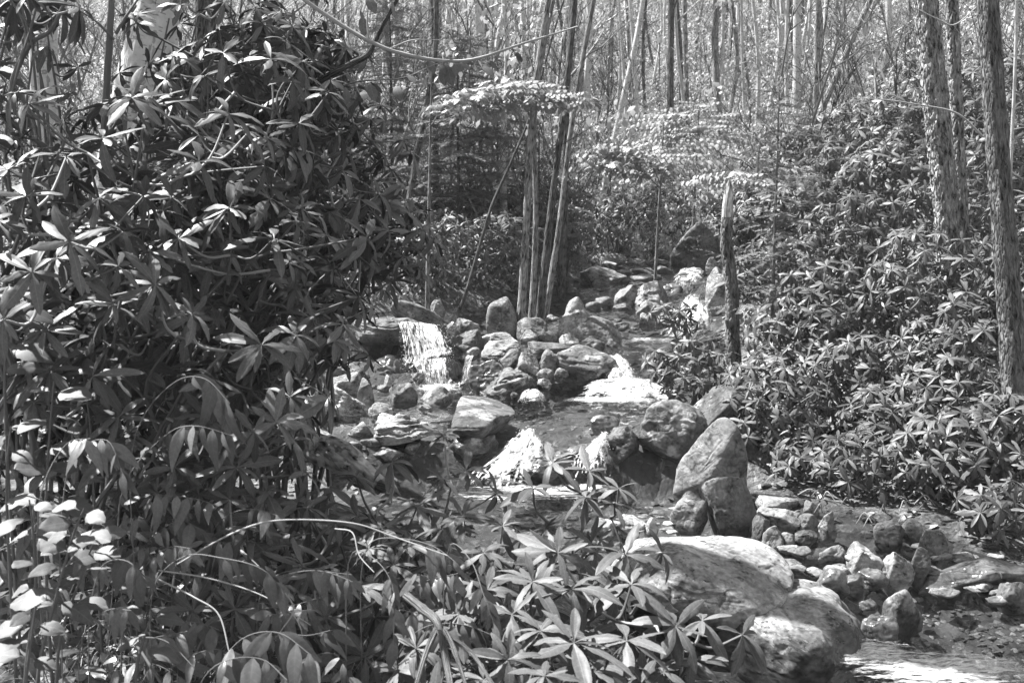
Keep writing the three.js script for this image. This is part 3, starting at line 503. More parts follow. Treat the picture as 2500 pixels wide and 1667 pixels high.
// orientation of a leaf: its length along dir, its upper side as near to up as it goes
function leafTurn(dir, up, twist = 0) { const z = dir.clone().normalize(), x = V().crossVectors(up, z); if (x.lengthSq() < 1e-4) x.set(1, 0, 0); x.normalize(); const y = V().crossVectors(z, x), m = new THREE.Matrix4().makeBasis(x, y, z), q = new THREE.Quaternion().setFromRotationMatrix(m); return q.multiply(new THREE.Quaternion().setFromAxisAngle(ZA, twist)); }
function whorl(R, axis, len, n, droop) { // leaves round the end of a shoot: [quaternion, length]
  const out = [], a0 = R() * 6.28, X = V(1, 0, 0); if (Math.abs(axis.x) > 0.8) X.set(0, 0, 1); const A = V().crossVectors(axis, X).normalize(), B = V().crossVectors(axis, A);
  for (let i = 0; i < n; i++) {
    const a = a0 + i * 2.39996 + (R() - 0.5) * 0.9, inner = i / n, rise = lerp(-0.25 - droop, 0.85 - droop * 0.8, inner) + (R() - 0.5) * 0.7, dir = A.clone().multiplyScalar(Math.cos(a)).addScaledVector(B, Math.sin(a)).addScaledVector(axis, rise);
    dir.y -= droop * 0.35 * R(); dir.normalize();
    out.push([leafTurn(dir, axis.clone().addScaledVector(UP, 0.4), (R() - 0.5) * 0.7), len * (0.62 + R() * 0.5) * (1 - 0.25 * inner)]);
  }
  return out;
}
const whorlGeos = [0, 1, 2, 3].map((k) => { const R = rng(800 + k), m = new THREE.Matrix4(); return mergeGeometries(whorl(R, UP, 1, 10, 0.25).map(([q, l]) => rhodoLeaves[Math.floor(R() * 6)].clone().applyMatrix4(m.compose(V(0, 0, 0), q, V(l, l, l))))); });
const LIMIT = 300;
const pick = (R, a) => a[Math.floor(R() * a.length)];
const toEye = V(0, EYE, 0);
// a rhododendron: stems from one foot, shoots with a ring of leaves at each end. crowns: [px, py, d, rx, ry, rz]
function rhododendron(label, foot, crowns, o) {
  const R = rng(o.seed), root = new THREE.Group(), base = V(foot[0], ground(foot[0], -foot[1]) - 0.03, -foot[1]);
  root.position.copy(base);
  const C = crowns.map((c) => ({ p: at(c[0], c[1], c[2]), r: V(c[3], c[4], c[5]) })), vol = C.map((c) => c.r.x * c.r.y + c.r.x * c.r.z), tot = vol.reduce((a, b) => a + b), tips = [];
  const choose = () => { let k = R() * tot, i = 0; while (i < C.length - 1 && (k -= vol[i]) > 0) i++; return C[i]; };
  for (const [px, py, d, lean] of o.tips ?? []) tips.push({ p: at(px, py, d), axis: V((R() - 0.5) * 0.5 + (lean ?? 0), 0.9, 0.1 + R() * 0.35).normalize() });
  let guard = 0;
  while (tips.length < o.n && guard++ < o.n * 8) {
    const c = choose(), v = V(R() * 2 - 1, R() * 2 - 1, R() * 2 - 1); if (v.lengthSq() > 1 || v.lengthSq() < 0.12) continue;
    const p = c.p.clone().add(v.clone().multiply(c.r)); if (p.y < surface(p.x, p.z) + 0.12) continue; if (p.distanceTo(toEye) < (o.clear ?? 1.5)) continue;
    if (tips.some((t) => t.p.distanceTo(p) < (o.gap ?? 0.1))) continue;
    tips.push({ p, axis: V(v.x * 0.8, 0.55 + v.y * 0.3, v.z * 0.8 + (o.lean ?? 0.15)).add(V(R() - 0.5, R() - 0.5, R() - 0.5).multiplyScalar(0.6)).normalize() });
  }
  // stems
  const nodes = [], ns = o.stems ?? 5;
  for (let i = 0; i < ns; i++) {
    const c = C[i % C.length], e = c.p.clone().add(V((R() - 0.5) * c.r.x, (R() - 0.3) * c.r.y, (R() - 0.5) * c.r.z).multiplyScalar(0.9)), s = base.clone().add(V((R() - 0.5) * 0.25, 0, (R() - 0.5) * 0.25)), mid = s.clone().lerp(e, 0.45).add(V((R() - 0.5) * 0.3, (R() - 0.2) * 0.2, (R() - 0.5) * 0.3)), m2 = s.clone().lerp(e, 0.75).add(V((R() - 0.5) * 0.25, (R() - 0.5) * 0.2, (R() - 0.5) * 0.25)), r = o.stemR ?? 0.016;
    const pts = [s, mid, m2, e].map((p) => p.clone().sub(base)); mesh(tube(pts, [r * 1.3, r, r * 0.7, r * 0.4], 6, true, 4), o.bark ?? M.twig, 'stem', root);
    const cv = new THREE.CatmullRomCurve3([s, mid, m2, e]); for (let k = 2; k <= 8; k++) nodes.push(cv.getPoint(k / 8));
  }
  tips.sort((a, b) => a.p.distanceTo(toEye) - b.p.distanceTo(toEye));
  let made = 0; const rest = [], twigs = [], mats = o.mats ?? rhodoMats;
  const len = () => o.len * (0.8 + R() * 0.45);
  for (const t of tips) {
    let near = nodes[0], nd = 1e9; for (const q of nodes) { const dd = q.distanceTo(t.p) + Math.max(0, q.y - t.p.y); if (dd < nd) { nd = dd; near = q; } }
    const a = near.clone().sub(base), b = t.p.clone().sub(base), mid = a.clone().lerp(b, 0.55).addScaledVector(t.axis, -0.25 * nd).add(V((R() - 0.5), (R() - 0.5), (R() - 0.5)).multiplyScalar(nd * 0.2));
    const tg = tube([a, mid, b], [0.006, 0.0045, 0.0035], o.few ? 4 : 5, true, o.few ? 2 : 4), cnt = (o.leaves ?? 10) + Math.floor(R() * 4) - 1;
    nodes.push(mid.clone().add(base));
    if (made + cnt <= LIMIT && !o.mass) {
      const br = mesh(tg, R() < 0.3 ? M.twig_pale : M.twig, 'branch', root), mt = pick(R, mats), L = len();
      for (const [q, l] of whorl(R, t.axis, L, cnt, o.droop ?? 0.3)) { const lf = mesh(pick(R, o.geos ?? rhodoLeaves), R() < 0.75 ? mt : pick(R, mats), 'leaf', br); lf.position.copy(b); lf.quaternion.copy(q); lf.scale.setScalar(l); made++; }
    } else { twigs.push(tg); rest.push([b, t.axis, len()]); }
  }
  if (rest.length) {
    mesh(mergeGeometries(twigs), M.twig, 'twigs', root).userData.kind = 'stuff';
    const m = new THREE.Matrix4(), q = new THREE.Quaternion(), q2 = new THREE.Quaternion(), c = new THREE.Color();
    const lists = [[], []]; rest.forEach((r, i) => lists[i % 2].push(r));
    lists.forEach((list, li) => {
      if (!list.length) return;
      const im = new THREE.InstancedMesh(whorlGeos[(o.seed + li) % 4], mats[1 % mats.length], list.length);
      list.forEach(([p, ax, l], i) => { q.setFromUnitVectors(UP, ax).multiply(q2.setFromAxisAngle(UP, R() * 6.28)); m.compose(p, q, V(l, l, l)); im.setMatrixAt(i, m); im.setColorAt(i, c.setScalar(0.7 + R() * 0.7)); });
      im.name = 'leaves'; im.userData.kind = 'stuff'; root.add(im);
    });
  }
  tag(add(root, 'rhododendron'), label, 'rhododendron', o.group);
  return root;
}
// ---------------------------------------------------------------- trees
const barkRough = (s) => (c, n, run) => fbm(c * 1.6 + s, n * 1.6, run * 2.2, 2) * 0.16 + fbm(c * 5 + s, n * 5, run * 11, 3) * 0.1;
const scaleRough = (s) => (c, n, run) => fbm(c * 1.4 + s, n * 1.4, run * 1.8, 2) * 0.2 + Math.min(0.3, Math.abs(fbm(c * 4.5 + s, n * 4.5, run * 9, 3))) * 0.5 - 0.1;
const sprayGeo = (() => { const R = rng(61), m = new THREE.Matrix4(), gs = []; for (let i = 0; i < 9; i++) { const l = 0.085 + R() * 0.04, p = V((R() - 0.5) * 0.35, (R() - 0.5) * 0.16, (R() - 0.5) * 0.35), q = leafTurn(V(R() - 0.5, -0.25, R() - 0.5), UP, (R() - 0.5)); gs.push(tinyLeaf.clone().applyMatrix4(m.compose(p, q, V(l, l, l)))); } return mergeGeometries(gs); })();
// trunk by its line in the photograph: foot at (pxb, pyb), passing (pxt, pyt), all at about distance d
function tree(name, label, [pxb, pyb, pxt, pyt], d, wpx, bark, o = {}) {
  const R = rng(o.seed ?? Math.round(pxb * 7 + d * 31)), root = new THREE.Group(), a = at(pxb, pyb, d), b = at(pxt, pyt, d + (o.away ?? 0)), dir = b.clone().sub(a).divideScalar(Math.max(0.5, b.y - a.y));
  const gy = ground(a.x, a.z), foot = a.clone().addScaledVector(dir, gy - a.y - 0.1), H = o.h ?? 11 + R() * 6, r = wpx / 2 / F * d;
  root.position.copy(foot);
  const pts = [], rad = [], n = 8, bend = o.bend ?? 0.12;
  for (let i = 0; i <= n; i++) { const t = i / n, p = dir.clone().multiplyScalar(H * t); const w = Math.min(1, t * 4); p.x += noise(t * 2.2, pxb, 1) * bend * 2 * w; p.z += noise(t * 2.2, pxb, 5) * bend * 2 * w; pts.push(p); rad.push(r * (i === 0 ? 1.35 : 1.05 - 0.72 * t)); }
  mesh(tube(pts, rad, o.nr ?? 12, true, o.per ?? 14, (o.scaly ? scaleRough : barkRough)(pxb * 0.1)), bark, 'trunk', root);
  const cv = new THREE.CatmullRomCurve3(pts), nl = o.limbs ?? 5, ends = [];
  for (let i = 0; i < nl; i++) {
    const t = lerp(o.limb0 ?? 0.45, 0.97, (i + R() * 0.7) / nl), s = cv.getPoint(t), ang = R() * 6.28, L = (o.reach ?? 2.4) * (1.15 - t) + 0.7, e = s.clone().add(V(Math.cos(ang) * L, L * (0.35 + R() * 0.5), Math.sin(ang) * L)), mid = s.clone().lerp(e, 0.5).add(V((R() - 0.5) * 0.3, -0.1 + R() * 0.25, (R() - 0.5) * 0.3)), rr = r * 0.32 * (1.2 - t);
    mesh(tube([s, mid, e], [rr, rr * 0.6, rr * 0.2], o.lean1 ? 4 : 5, true, o.lean1 ? 2 : 4), bark, 'limb', root); ends.push([s, mid, e]);
  }
  const nc = (o.crown ?? 26) * 2;
  if (nc) {
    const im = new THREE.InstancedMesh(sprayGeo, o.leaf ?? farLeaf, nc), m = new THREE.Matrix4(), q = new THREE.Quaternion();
    for (let i = 0; i < nc; i++) { const [s, mid, e] = pick(R, ends), t = R(), p = t < 0.5 ? s.clone().lerp(mid, t * 2) : mid.clone().lerp(e, t * 2 - 1); p.add(V((R() - 0.5) * 1.3, (R() - 0.5) * 0.7, (R() - 0.5) * 1.3)); q.setFromEuler(new THREE.Euler((R() - 0.5) * 0.8, R() * 6.28, (R() - 0.5) * 0.8)); const k = 0.55 + R() * 0.6 + d * 0.008; m.compose(p, q, V(k, k, k)); im.setMatrixAt(i, m); }
    im.name = 'crown'; im.userData.kind = 'stuff'; root.add(im);
  }
  tag(add(root, name), label, 'tree', o.group);
  return root;
}

// ---------------------------------------------------------------- trunks one can tell apart
tree('birch_tree', 'pale smooth trunk behind the left shrubs near the frame edge', [128, 560, 122, 0], 7, 70, M.bark_pale, { h: 12, nr: 26, per: 26, bend: 0.05, crown: 60 });
tree('birch_tree', 'thick peeling pale trunk leaning right behind the left shrubs', [270, 520, 385, 0], 7.4, 135, M.bark_pale, { h: 12, nr: 40, per: 40, bend: 0.05, crown: 60 });
tree('oak_tree', 'dark trunk just right of the thick peeling trunk', [440, 420, 478, 0], 9, 62, M.bark_dark, { h: 12, crown: 60 });
tree('hemlock_tree', 'massive scaly barked tree on the right bank', [2312, 520, 2262, 0], 9.6, 64, M.bark_scaly, { h: 14, nr: 48, bend: 0.06, per: 70, limb0: 0.6, scaly: 1 });
tree('hemlock_tree', 'second scaly stem rising beside the massive right bank tree', [2345, 480, 2325, 0], 9.9, 36, M.bark_scaly, { h: 13, nr: 36, per: 60, limb0: 0.6, scaly: 1 });
tree('mossy_tree', 'mossy dark trunk at the right frame edge', [2482, 900, 2418, 0], 7.6, 58, M.bark_moss, { h: 13, nr: 40, per: 70, bend: 0.05, limb0: 0.6 });
tree('tree', 'thin pale stem right of the mossy dark trunk', [2475, 420, 2484, 0], 9, 10, M.bark_pale, { h: 8, crown: 40 });
tree('birch_tree', 'foremost grey stem of the clump on the left bank', [1276, 772, 1345, 0], 12.6, 19, M.bark_mid, { h: 13, bend: 0.22, nr: 12, per: 16 });
tree('birch_tree', 'second stem of the clump, close behind the foremost one', [1306, 735, 1378, 0], 13.0, 14, M.bark_mid, { h: 13, bend: 0.25 });
tree('birch_tree', 'third and darkest stem of the clump on the left bank', [1322, 730, 1392, 0], 13.2, 18, M.bark_dark, { h: 14 });
tree('birch_tree', 'fourth stem of the clump, leaning furthest to the right', [1340, 720, 1458, 0], 13.5, 14, M.bark_mid, { h: 12 });
tree('birch_tree', 'slim upright stem at the right of the clump', [1375, 600, 1405, 0], 15.5, 17, M.bark_dark, { h: 13 });
tree('tree', 'crooked dark trunk rising from the left bank thicket', [985, 560, 1046, 0], 16, 15, M.bark_dark, { h: 12, bend: 0.35 });
tree('tree', 'dark straight trunk right of the crooked one', [1064, 500, 1052, 60], 19, 14, M.bark_dark, { h: 13 });
tree('birch_tree', 'pale mottled trunk curving up behind the beech boughs', [1228, 480, 1210, 0], 18, 15, M.bark_pale, { h: 13, bend: 0.3 });
tree('birch_tree', 'pale slim trunk in the middle of the far grove', [1288, 520, 1275, 0], 19, 13, M.bark_pale, { h: 14 });
tree('tree', 'thin dark pole leaning right through the left bank thicket', [1160, 640, 1300, 230], 13.5, 10, M.bark_dark, { h: 4.6, crown: 20, limbs: 3 });
tree('birch_tree', 'bright leaning trunk in the sunlit grove', [1480, 450, 1566, 0], 22, 16, M.bark_pale, { h: 13, bend: 0.2 });
tree('birch_tree', 'bright slim trunk right of the leaning one', [1556, 470, 1541, 100], 23, 11, M.bark_pale, { h: 13 });
tree('birch_tree', 'pair mate of the bright slim trunk', [1520, 480, 1512, 0], 24, 9, M.bark_pale, { h: 12 });
tree('tree', 'dark straight trunk left of the snag in the far grove', [1660, 420, 1646, 0], 28, 13, M.bark_dark, { h: 16 });
tree('tree', 'grey trunk beside the dark straight trunk of the far grove', [1680, 440, 1672, 0], 27, 14, M.bark_mid, { h: 16 });
tree('birch_tree', 'brightest thick trunk of the sunlit slope', [1946, 330, 1946, 0], 24, 22, M.bark_pale, { h: 15, bend: 0.05 });
tree('birch_tree', 'slim bright trunk touching the brightest thick one', [1926, 320, 1928, 0], 25, 10, M.bark_pale, { h: 14 });
tree('tree', 'grey trunk right of the brightest trunk', [1992, 300, 1994, 0], 21, 15, M.bark_mid, { h: 14 });
tree('tree', 'slanting mottled trunk on the right slope', [2050, 160, 2125, 0], 20, 18, M.bark_mid, { h: 10 });
tree('tree', 'thin dark stem curving away on the right slope', [2010, 120, 2022, 0], 22, 6, M.bark_dark, { h: 10 });
{ // the trees of the far slope
  const R = rng(314), put = [];
  for (let i = 0; i < 1500 && put.length < 290; i++) {
    const d = 25 + Math.pow(R(), 1.2) * 55, px = i % 3 ? 850 + R() * 1250 : -150 + R() * 2800; if (put.some(([a, b]) => Math.abs(a - px) < 6 && Math.abs(b - d) < 4)) continue;
    const x = (px - 1250) / F * d, gy = ground(x, -d); put.push([px, d]);
    const py = CH / 2 - F * Math.tan(Math.atan((gy - EYE) / d) + PITCH), kind = R(), w = (0.045 + R() * R() * 0.1) * 2 * F / d, pale = kind < 0.6, mid = kind < 0.88;
    tree(pale ? 'birch_tree' : 'tree', pale ? 'slender pale trunk among the trees of the far slope' : mid ? 'slender grey trunk among the trees of the far slope' : 'slender dark trunk among the trees of the far slope', [px, py, px + (R() - 0.5) * 60, py - 500], d, w, pale ? M.bark_pale : mid ? M.bark_mid : M.bark_dark, { seed: 1000 + i, h: 13 + R() * 8, nr: 7, per: 4, bend: 0.5, limbs: 7, crown: 20, limb0: 0.14, reach: 1.6, lean1: 1, group: (pale ? 'pale' : mid ? 'grey' : 'dark') + ' trunks of the far slope' });
  }
}
{ // broken snag by the stream
  const root = new THREE.Group(), b = at(1797, 930, 10), t = at(1776, 530, 10), R = rng(6); b.y = Math.min(b.y, ground(b.x, b.z)); root.position.copy(b);
  const up = t.clone().sub(b), pts = [0, 0.3, 0.6, 0.85, 1].map((k) => up.clone().multiplyScalar(k).add(V(noise(k * 3, 2) * 0.04, 0, 0)));
  mesh(tube(pts, [0.085, 0.072, 0.066, 0.062, 0.06], 16, true, 16, (c, n, run) => fbm(c * 3, n * 3, run * 8, 4) * 0.22), M.bark_moss, 'trunk', root);
  const wood = tube([up.clone().multiplyScalar(0.985), up.clone().add(V(0.0, 0.12, 0)), up.clone().add(V(0.008, 0.24, 0)), up.clone().add(V(0.012, 0.36, 0))], [0.057, 0.052, 0.044, 0.014], 14, true, 8, (c, n, run) => noise(c * 6, n * 6, run * 2) * 0.3);
  mesh(wood, M.bare_wood, 'splintered_top', root);
  const f = (k, s) => { const g = new THREE.SphereGeometry(0.04, 12, 6, 0, 6.28, 0, 1.5); g.scale(1.2, 0.4, 1); const m = mesh(g, M.bark_dark, 'bracket_fungus', root); m.position.copy(up).multiplyScalar(k).add(V(s * 0.06, 0, 0.02)); };
  f(0.72, 1); f(0.4, -1);
  tag(add(root, 'snag'), 'broken dead trunk with a bare splintered top by the stream', 'snag');
}

// ---------------------------------------------------------------- conifers and beech saplings
const needleSpray = (() => { const gs = [], R = rng(12); gs.push(tube([V(0, 0, 0), V(0, -0.01, 0.5), V(0, -0.05, 1)], [0.012, 0.008, 0.004], 3, false)); for (let i = 0; i < 46; i++) { const t = 0.03 + i / 46 * 0.95, s = i % 2 ? 1 : -1, l = 0.15 * (1 - t * 0.35) * (0.8 + R() * 0.4), g = new THREE.PlaneGeometry(0.022, l); g.rotateX(-Math.PI / 2); g.translate(0, 0, -l / 2); g.rotateY(-s * (1.0 + R() * 0.3) + Math.PI); g.rotateZ((R() - 0.5) * 0.5); g.translate(0, -0.05 * t * t, t); gs.push(g); } gs.forEach((g) => g.index || 0); return mergeGeometries(gs.map((g) => g.toNonIndexed())); })();
function hemlock(label, px, py, d, h, reach, o = {}) { // foot at the ground below (px, py)
  const R = rng(o.seed ?? Math.round(px + d * 17)), root = new THREE.Group(), a = at(px, py, d), gy = ground(a.x, a.z); root.position.set(a.x, gy - 0.05, a.z);
  const r = o.r ?? h * 0.009, lean = o.lean ?? 0; mesh(tube([V(0, 0, 0), V(lean * 0.4, h * 0.5, 0), V(lean, h, 0)], [r, r * 0.65, r * 0.12], 8, true, 8), o.bark ?? M.bark_dark, 'trunk', root);
  const list = [], nb = o.boughs ?? 34;
  for (let i = 0; i < nb; i++) {
    const t = lerp(o.from ?? 0.18, 0.98, (i + R()) / nb), s = V(lean * t, h * t, 0), ang = i * 2.4 + R(), L = reach * (1.02 - t) * (0.35 + R() * 0.95) + 0.08, e = s.clone().add(V(Math.cos(ang) * L, ((o.droop ?? -0.12) + (R() - 0.6) * 0.5) * L + R() * 0.12, Math.sin(ang) * L)), mid = s.clone().lerp(e, 0.5).add(V(0, L * 0.08, 0));
    mesh(tube([s, mid, e], [r * 0.12 + 0.003, 0.003, 0.0015], 4, true, 3), o.bark ?? M.bark_dark, 'bough', root);
    const dir = e.clone().sub(s).normalize(), n = Math.max(3, Math.round(L * (o.dense ?? 17)));
    for (let k = 0; k < n; k++) { const f = 0.12 + 0.88 * (k + R() * 0.6) / n, p = f < 0.5 ? s.clone().lerp(mid, f * 2) : mid.clone().lerp(e, f * 2 - 1), side = k % 2 ? 1 : -1, dv = dir.clone().applyAxisAngle(UP, side * (0.7 + R() * 0.5)); dv.y = -0.15 + (R() - 0.5) * 0.25; list.push([p, leafTurn(dv, UP, (R() - 0.5) * 0.5), (o.spray ?? 0.26) * (0.6 + R() * 0.6) * (1.15 - f * 0.5)]); }
    list.push([e.clone().lerp(mid, 0.15), leafTurn(dir, UP), (o.spray ?? 0.26)]);
  }
  const im = new THREE.InstancedMesh(needleSpray, o.mat ?? needleMat, list.length), m = new THREE.Matrix4(); list.forEach(([p, q, s], i) => im.setMatrixAt(i, m.compose(p, q, V(s, s, s)))); im.name = 'needles'; im.userData.kind = 'stuff'; root.add(im);
  tag(add(root, o.name ?? 'hemlock_tree'), label, 'conifer', o.group);
}
hemlock('young hemlock with airy drooping boughs right of the snag', 1890, 640, 10.5, 2.9, 1.05, { boughs: 44, dense: 18, spray: 0.26, bark: M.bark_mid, droop: -0.05 });
hemlock('dark young hemlock in the shade left of the stem clump', 1120, 640, 16.5, 3.4, 1.7, { boughs: 60, dense: 16, spray: 0.5 });
hemlock('dark hemlock behind the crooked trunk', 960, 600, 19, 4.2, 2.0, { boughs: 60, dense: 16, spray: 0.5 });
hemlock('shaded hemlock between the stem clump and the pale trunks', 1215, 600, 18.5, 3.3, 1.5, { boughs: 56, dense: 16, spray: 0.48 });

const flatSpray = (() => { const R = rng(33), m = new THREE.Matrix4(), gs = [tube([V(0, 0, 0), V(0, 0.01, 0.25), V(0, -0.01, 0.5)], [0.003, 0.002, 0.001], 3, false)]; for (let i = 0; i < 10; i++) { const t = i / 10, s = i % 2 ? 1 : -1, l = 0.075 * (0.8 + R() * 0.4); gs.push(beechLeaves[i % 2].clone().applyMatrix4(m.compose(V(0, 0, 0.05 + t * 0.45), leafTurn(V(s * 0.9, -0.2 - R() * 0.3, 0.55), UP, (R() - 0.5) * 0.4), V(l, l, l)))); } return mergeGeometries(gs); })();
// a sapling whose boughs spread flat: boughs end at the given places [px, py, d]
function beech(label, px, py, d, boughs, o = {}) {
  const R = rng(o.seed ?? Math.round(px * 3 + d)), root = new THREE.Group(), a = at(px, py, d), foot = V(a.x, ground(a.x, a.z) - 0.05, a.z); root.position.copy(foot);
  const ends = boughs.map((b) => at(...b).sub(foot)), top = Math.max(...ends.map((e) => e.y)) + 0.3, pts = [V(0, 0, 0), V(0.05, top * 0.5, 0), V(0.1, top, 0.05)];
  mesh(tube(pts, [0.03, 0.022, 0.008], 7, true, 8), o.bark ?? M.bark_mid, 'trunk', root); const cv = new THREE.CatmullRomCurve3(pts), list = [];
  for (const e of ends) {
    const s = cv.getPoint(clamp((e.y - 0.35) / top, 0.1, 0.97)), mid = s.clone().lerp(e, 0.5).add(V(0, 0.14, 0)); mesh(tube([s, mid, e], [0.011, 0.007, 0.003], 5, true, 5), o.bark ?? M.bark_mid, 'bough', root);
    const c2 = new THREE.CatmullRomCurve3([s, mid, e]), n = Math.round(c2.getLength() * (o.dense ?? 26)), dir = e.clone().sub(s).setY(0).normalize();
    for (let k = 0; k < n; k++) { const f = 0.25 + 0.75 * k / n, p = c2.getPoint(f), dv = dir.clone().applyAxisAngle(UP, (k % 2 ? 1 : -1) * (0.4 + R() * 0.8)); dv.y = -0.1 + (R() - 0.5) * 0.2; p.add(V((R() - 0.5) * 0.12, (R() - 0.5) * 0.1, (R() - 0.5) * 0.12)); list.push([p, leafTurn(dv, UP, (R() - 0.5) * 0.4), 0.8 + R() * 0.7]); }
  }
  const im = new THREE.InstancedMesh(flatSpray, o.leaf ?? beechMat, list.length), m = new THREE.Matrix4(); list.forEach(([p, q, s], i) => im.setMatrixAt(i, m.compose(p, q, V(s, s, s)))); im.name = 'leaves'; im.userData.kind = 'stuff'; root.add(im);
  tag(add(root, 'beech_sapling'), label, 'sapling', o.group);
}
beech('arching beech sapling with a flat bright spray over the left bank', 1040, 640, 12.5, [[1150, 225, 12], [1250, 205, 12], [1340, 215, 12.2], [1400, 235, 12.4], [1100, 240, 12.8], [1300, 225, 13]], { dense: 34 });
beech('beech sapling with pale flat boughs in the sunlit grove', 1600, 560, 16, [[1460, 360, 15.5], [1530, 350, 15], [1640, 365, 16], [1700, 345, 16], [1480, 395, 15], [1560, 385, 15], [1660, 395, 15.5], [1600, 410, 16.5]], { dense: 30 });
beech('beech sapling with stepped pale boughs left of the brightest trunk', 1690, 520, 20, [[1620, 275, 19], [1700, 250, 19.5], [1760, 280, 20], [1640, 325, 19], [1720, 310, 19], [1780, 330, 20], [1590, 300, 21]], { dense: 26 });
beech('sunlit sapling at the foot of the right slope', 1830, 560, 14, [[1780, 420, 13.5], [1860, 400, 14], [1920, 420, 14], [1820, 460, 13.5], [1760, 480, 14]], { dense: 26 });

// ---------------------------------------------------------------- rhododendrons: right bank
const RB = 'rhododendrons of the right bank';
const right = [
  ['leafy rhododendron overhanging the right hand cascade', [1.7, 9.4], [[1690, 900, 9.3, 0.48, 0.3, 0.35], [1620, 880, 9.3, 0.18, 0.14, 0.2]], 60, 0.115],
  ['rhododendron above the leaning slab', [2.9, 8.9], [[1900, 1010, 8.5, 0.5, 0.45, 0.45]], 75, 0.12],
  ['rhododendron with drooping shoots over the near right shore', [3.3, 8.4], [[2120, 1140, 7.8, 0.5, 0.36, 0.45], [1960, 1130, 7.9, 0.25, 0.2, 0.25]], 85, 0.12],
  ['rhododendron below the mossy trunk at the right frame edge', [4.0, 8.2], [[2340, 1130, 7.4, 0.5, 0.42, 0.45]], 85, 0.12],
  ['rhododendron in the right corner hanging lowest over the shore', [3.8, 7.5], [[2440, 1235, 6.8, 0.3, 0.22, 0.3]], 40, 0.12],
  ['rhododendron in the dense middle of the right bank', [3.9, 9.3], [[2110, 920, 8.7, 0.62, 0.42, 0.5]], 85, 0.125],
  ['rhododendron just left of the mossy trunk', [4.4, 8.9], [[2340, 870, 8.4, 0.52, 0.5, 0.45]], 80, 0.125],
  ['rhododendron at the foot of the snag, right side', [2.8, 10], [[1960, 820, 9.4, 0.55, 0.42, 0.45]], 80, 0.12],
  ['rhododendron with long flat leaf rings in mid right bank', [3.8, 10.4], [[2060, 730, 9.7, 0.7, 0.42, 0.5]], 85, 0.125],
  ['rhododendron in front of the massive scaly tree', [4.6, 9.6], [[2260, 690, 9.2, 0.6, 0.5, 0.45]], 85, 0.13],
  ['small rhododendron reaching over the slanting rapid', [1.9, 10.9], [[1650, 770, 10.6, 0.28, 0.16, 0.26]], 20, 0.115],
  ['rhododendron behind the snag on the right bank', [3.2, 11.6], [[1900, 660, 11.2, 0.65, 0.42, 0.5]], 85, 0.125],
  ['sunlit rhododendron left of the scaly tree', [4.4, 12], [[2090, 580, 11.3, 0.8, 0.5, 0.6]], 95, 0.13],
  ['rhododendron round the foot of the massive scaly tree', [5.2, 10.8], [[2330, 540, 10.4, 0.65, 0.6, 0.5]], 90, 0.13],
  ['rhododendron filling the gap under the mossy trunk', [4.3, 8.6], [[2330, 985, 8.0, 0.5, 0.4, 0.4]], 80, 0.12],
  ['rhododendron over the dark backwater of the near shore', [3.4, 8.8], [[2180, 1020, 8.2, 0.45, 0.36, 0.4]], 75, 0.12],
  ['rhododendron at the right frame edge above the lowest one', [4.5, 8.0], [[2480, 1080, 7.3, 0.35, 0.42, 0.4]], 60, 0.12],
  ['rhododendron between the snag and the leaning slab', [2.5, 9.4], [[1860, 950, 8.9, 0.4, 0.35, 0.35]], 60, 0.115],
  ['rhododendron beyond the mossy trunk at the right frame edge', [5.3, 9.8], [[2490, 620, 9.2, 0.45, 0.8, 0.5]], 80, 0.13],
];
right.forEach(([label, foot, crowns, n, len], i) => rhododendron(label, foot, crowns, { seed: 40 + i, n, len: len * 1.2, gap: 0.1, droop: 0.45, few: 1, leaves: 9, lean: 0.6, stems: 4, stemR: 0.01 }));
const rightWhere = [`directly left of the airy young hemlock's foot`, `behind the massive scaly tree, halfway up`, `between the massive scaly tree and the mossy trunk`, `just right of the snag's splintered top`, `left of the massive scaly tree, upper row`, `high behind the scaly tree near the top edge`, `where the bright grove meets the right slope`, `in the upper right corner behind the mossy trunk`, `on the skyline of the right slope below the slanting trunk`, `highest up the right slope`, `behind the airy young hemlock`, `low at the right frame edge behind the mossy trunk`];
const rightFar = [[1960, 520, 13, 0.9, 0.5, 0.6], [2200, 440, 13.2, 0.9, 0.6, 0.6], [2420, 420, 12, 0.7, 0.7, 0.6], [1840, 540, 13.5, 0.6, 0.45, 0.5], [2060, 440, 15, 1, 0.6, 0.7], [2250, 330, 15, 1.1, 0.7, 0.7], [1980, 390, 17, 1, 0.6, 0.7], [2420, 270, 14.5, 0.9, 0.8, 0.7], [2130, 320, 17.5, 1.1, 0.6, 0.7], [2300, 200, 18, 1.4, 0.8, 0.8], [1900, 440, 17.5, 0.9, 0.5, 0.6], [2480, 820, 9.6, 0.5, 0.6, 0.4]];
rightFar.forEach((c, i) => { const p = at(...c.slice(0, 3)); rhododendron('rhododendron ' + rightWhere[i], [p.x, c[2] + 0.3], [c], { seed: 90 + i, n: 130, len: 0.17, gap: 0.1, mass: true, few: 1, lean: 0.35, group: 'rhododendrons climbing the right slope' }); });
const leftWhere = [`in the shade straight behind the tall left waterfall`, `behind the tilted slab, left of the stem clump`, `at the foot of the stem clump, left side`, `just right of the stem clump`, `beside the left mass, under the crooked dark trunk`, `left of the huge mossy boulder, overhanging the upper stream`, `behind and above the huge mossy boulder`, `behind the stem clump, upper row`, `under the pale mottled trunk`, `between the crooked trunk and the dark straight trunk`, `right behind the snag's broken top, far off`, `below the bright leaning trunk of the grove`, `between the pale slim trunk and the stem clump, farthest row`, `below the bright slim trunk, farthest row`, `left of the farthest row, below the dark hemlock`];
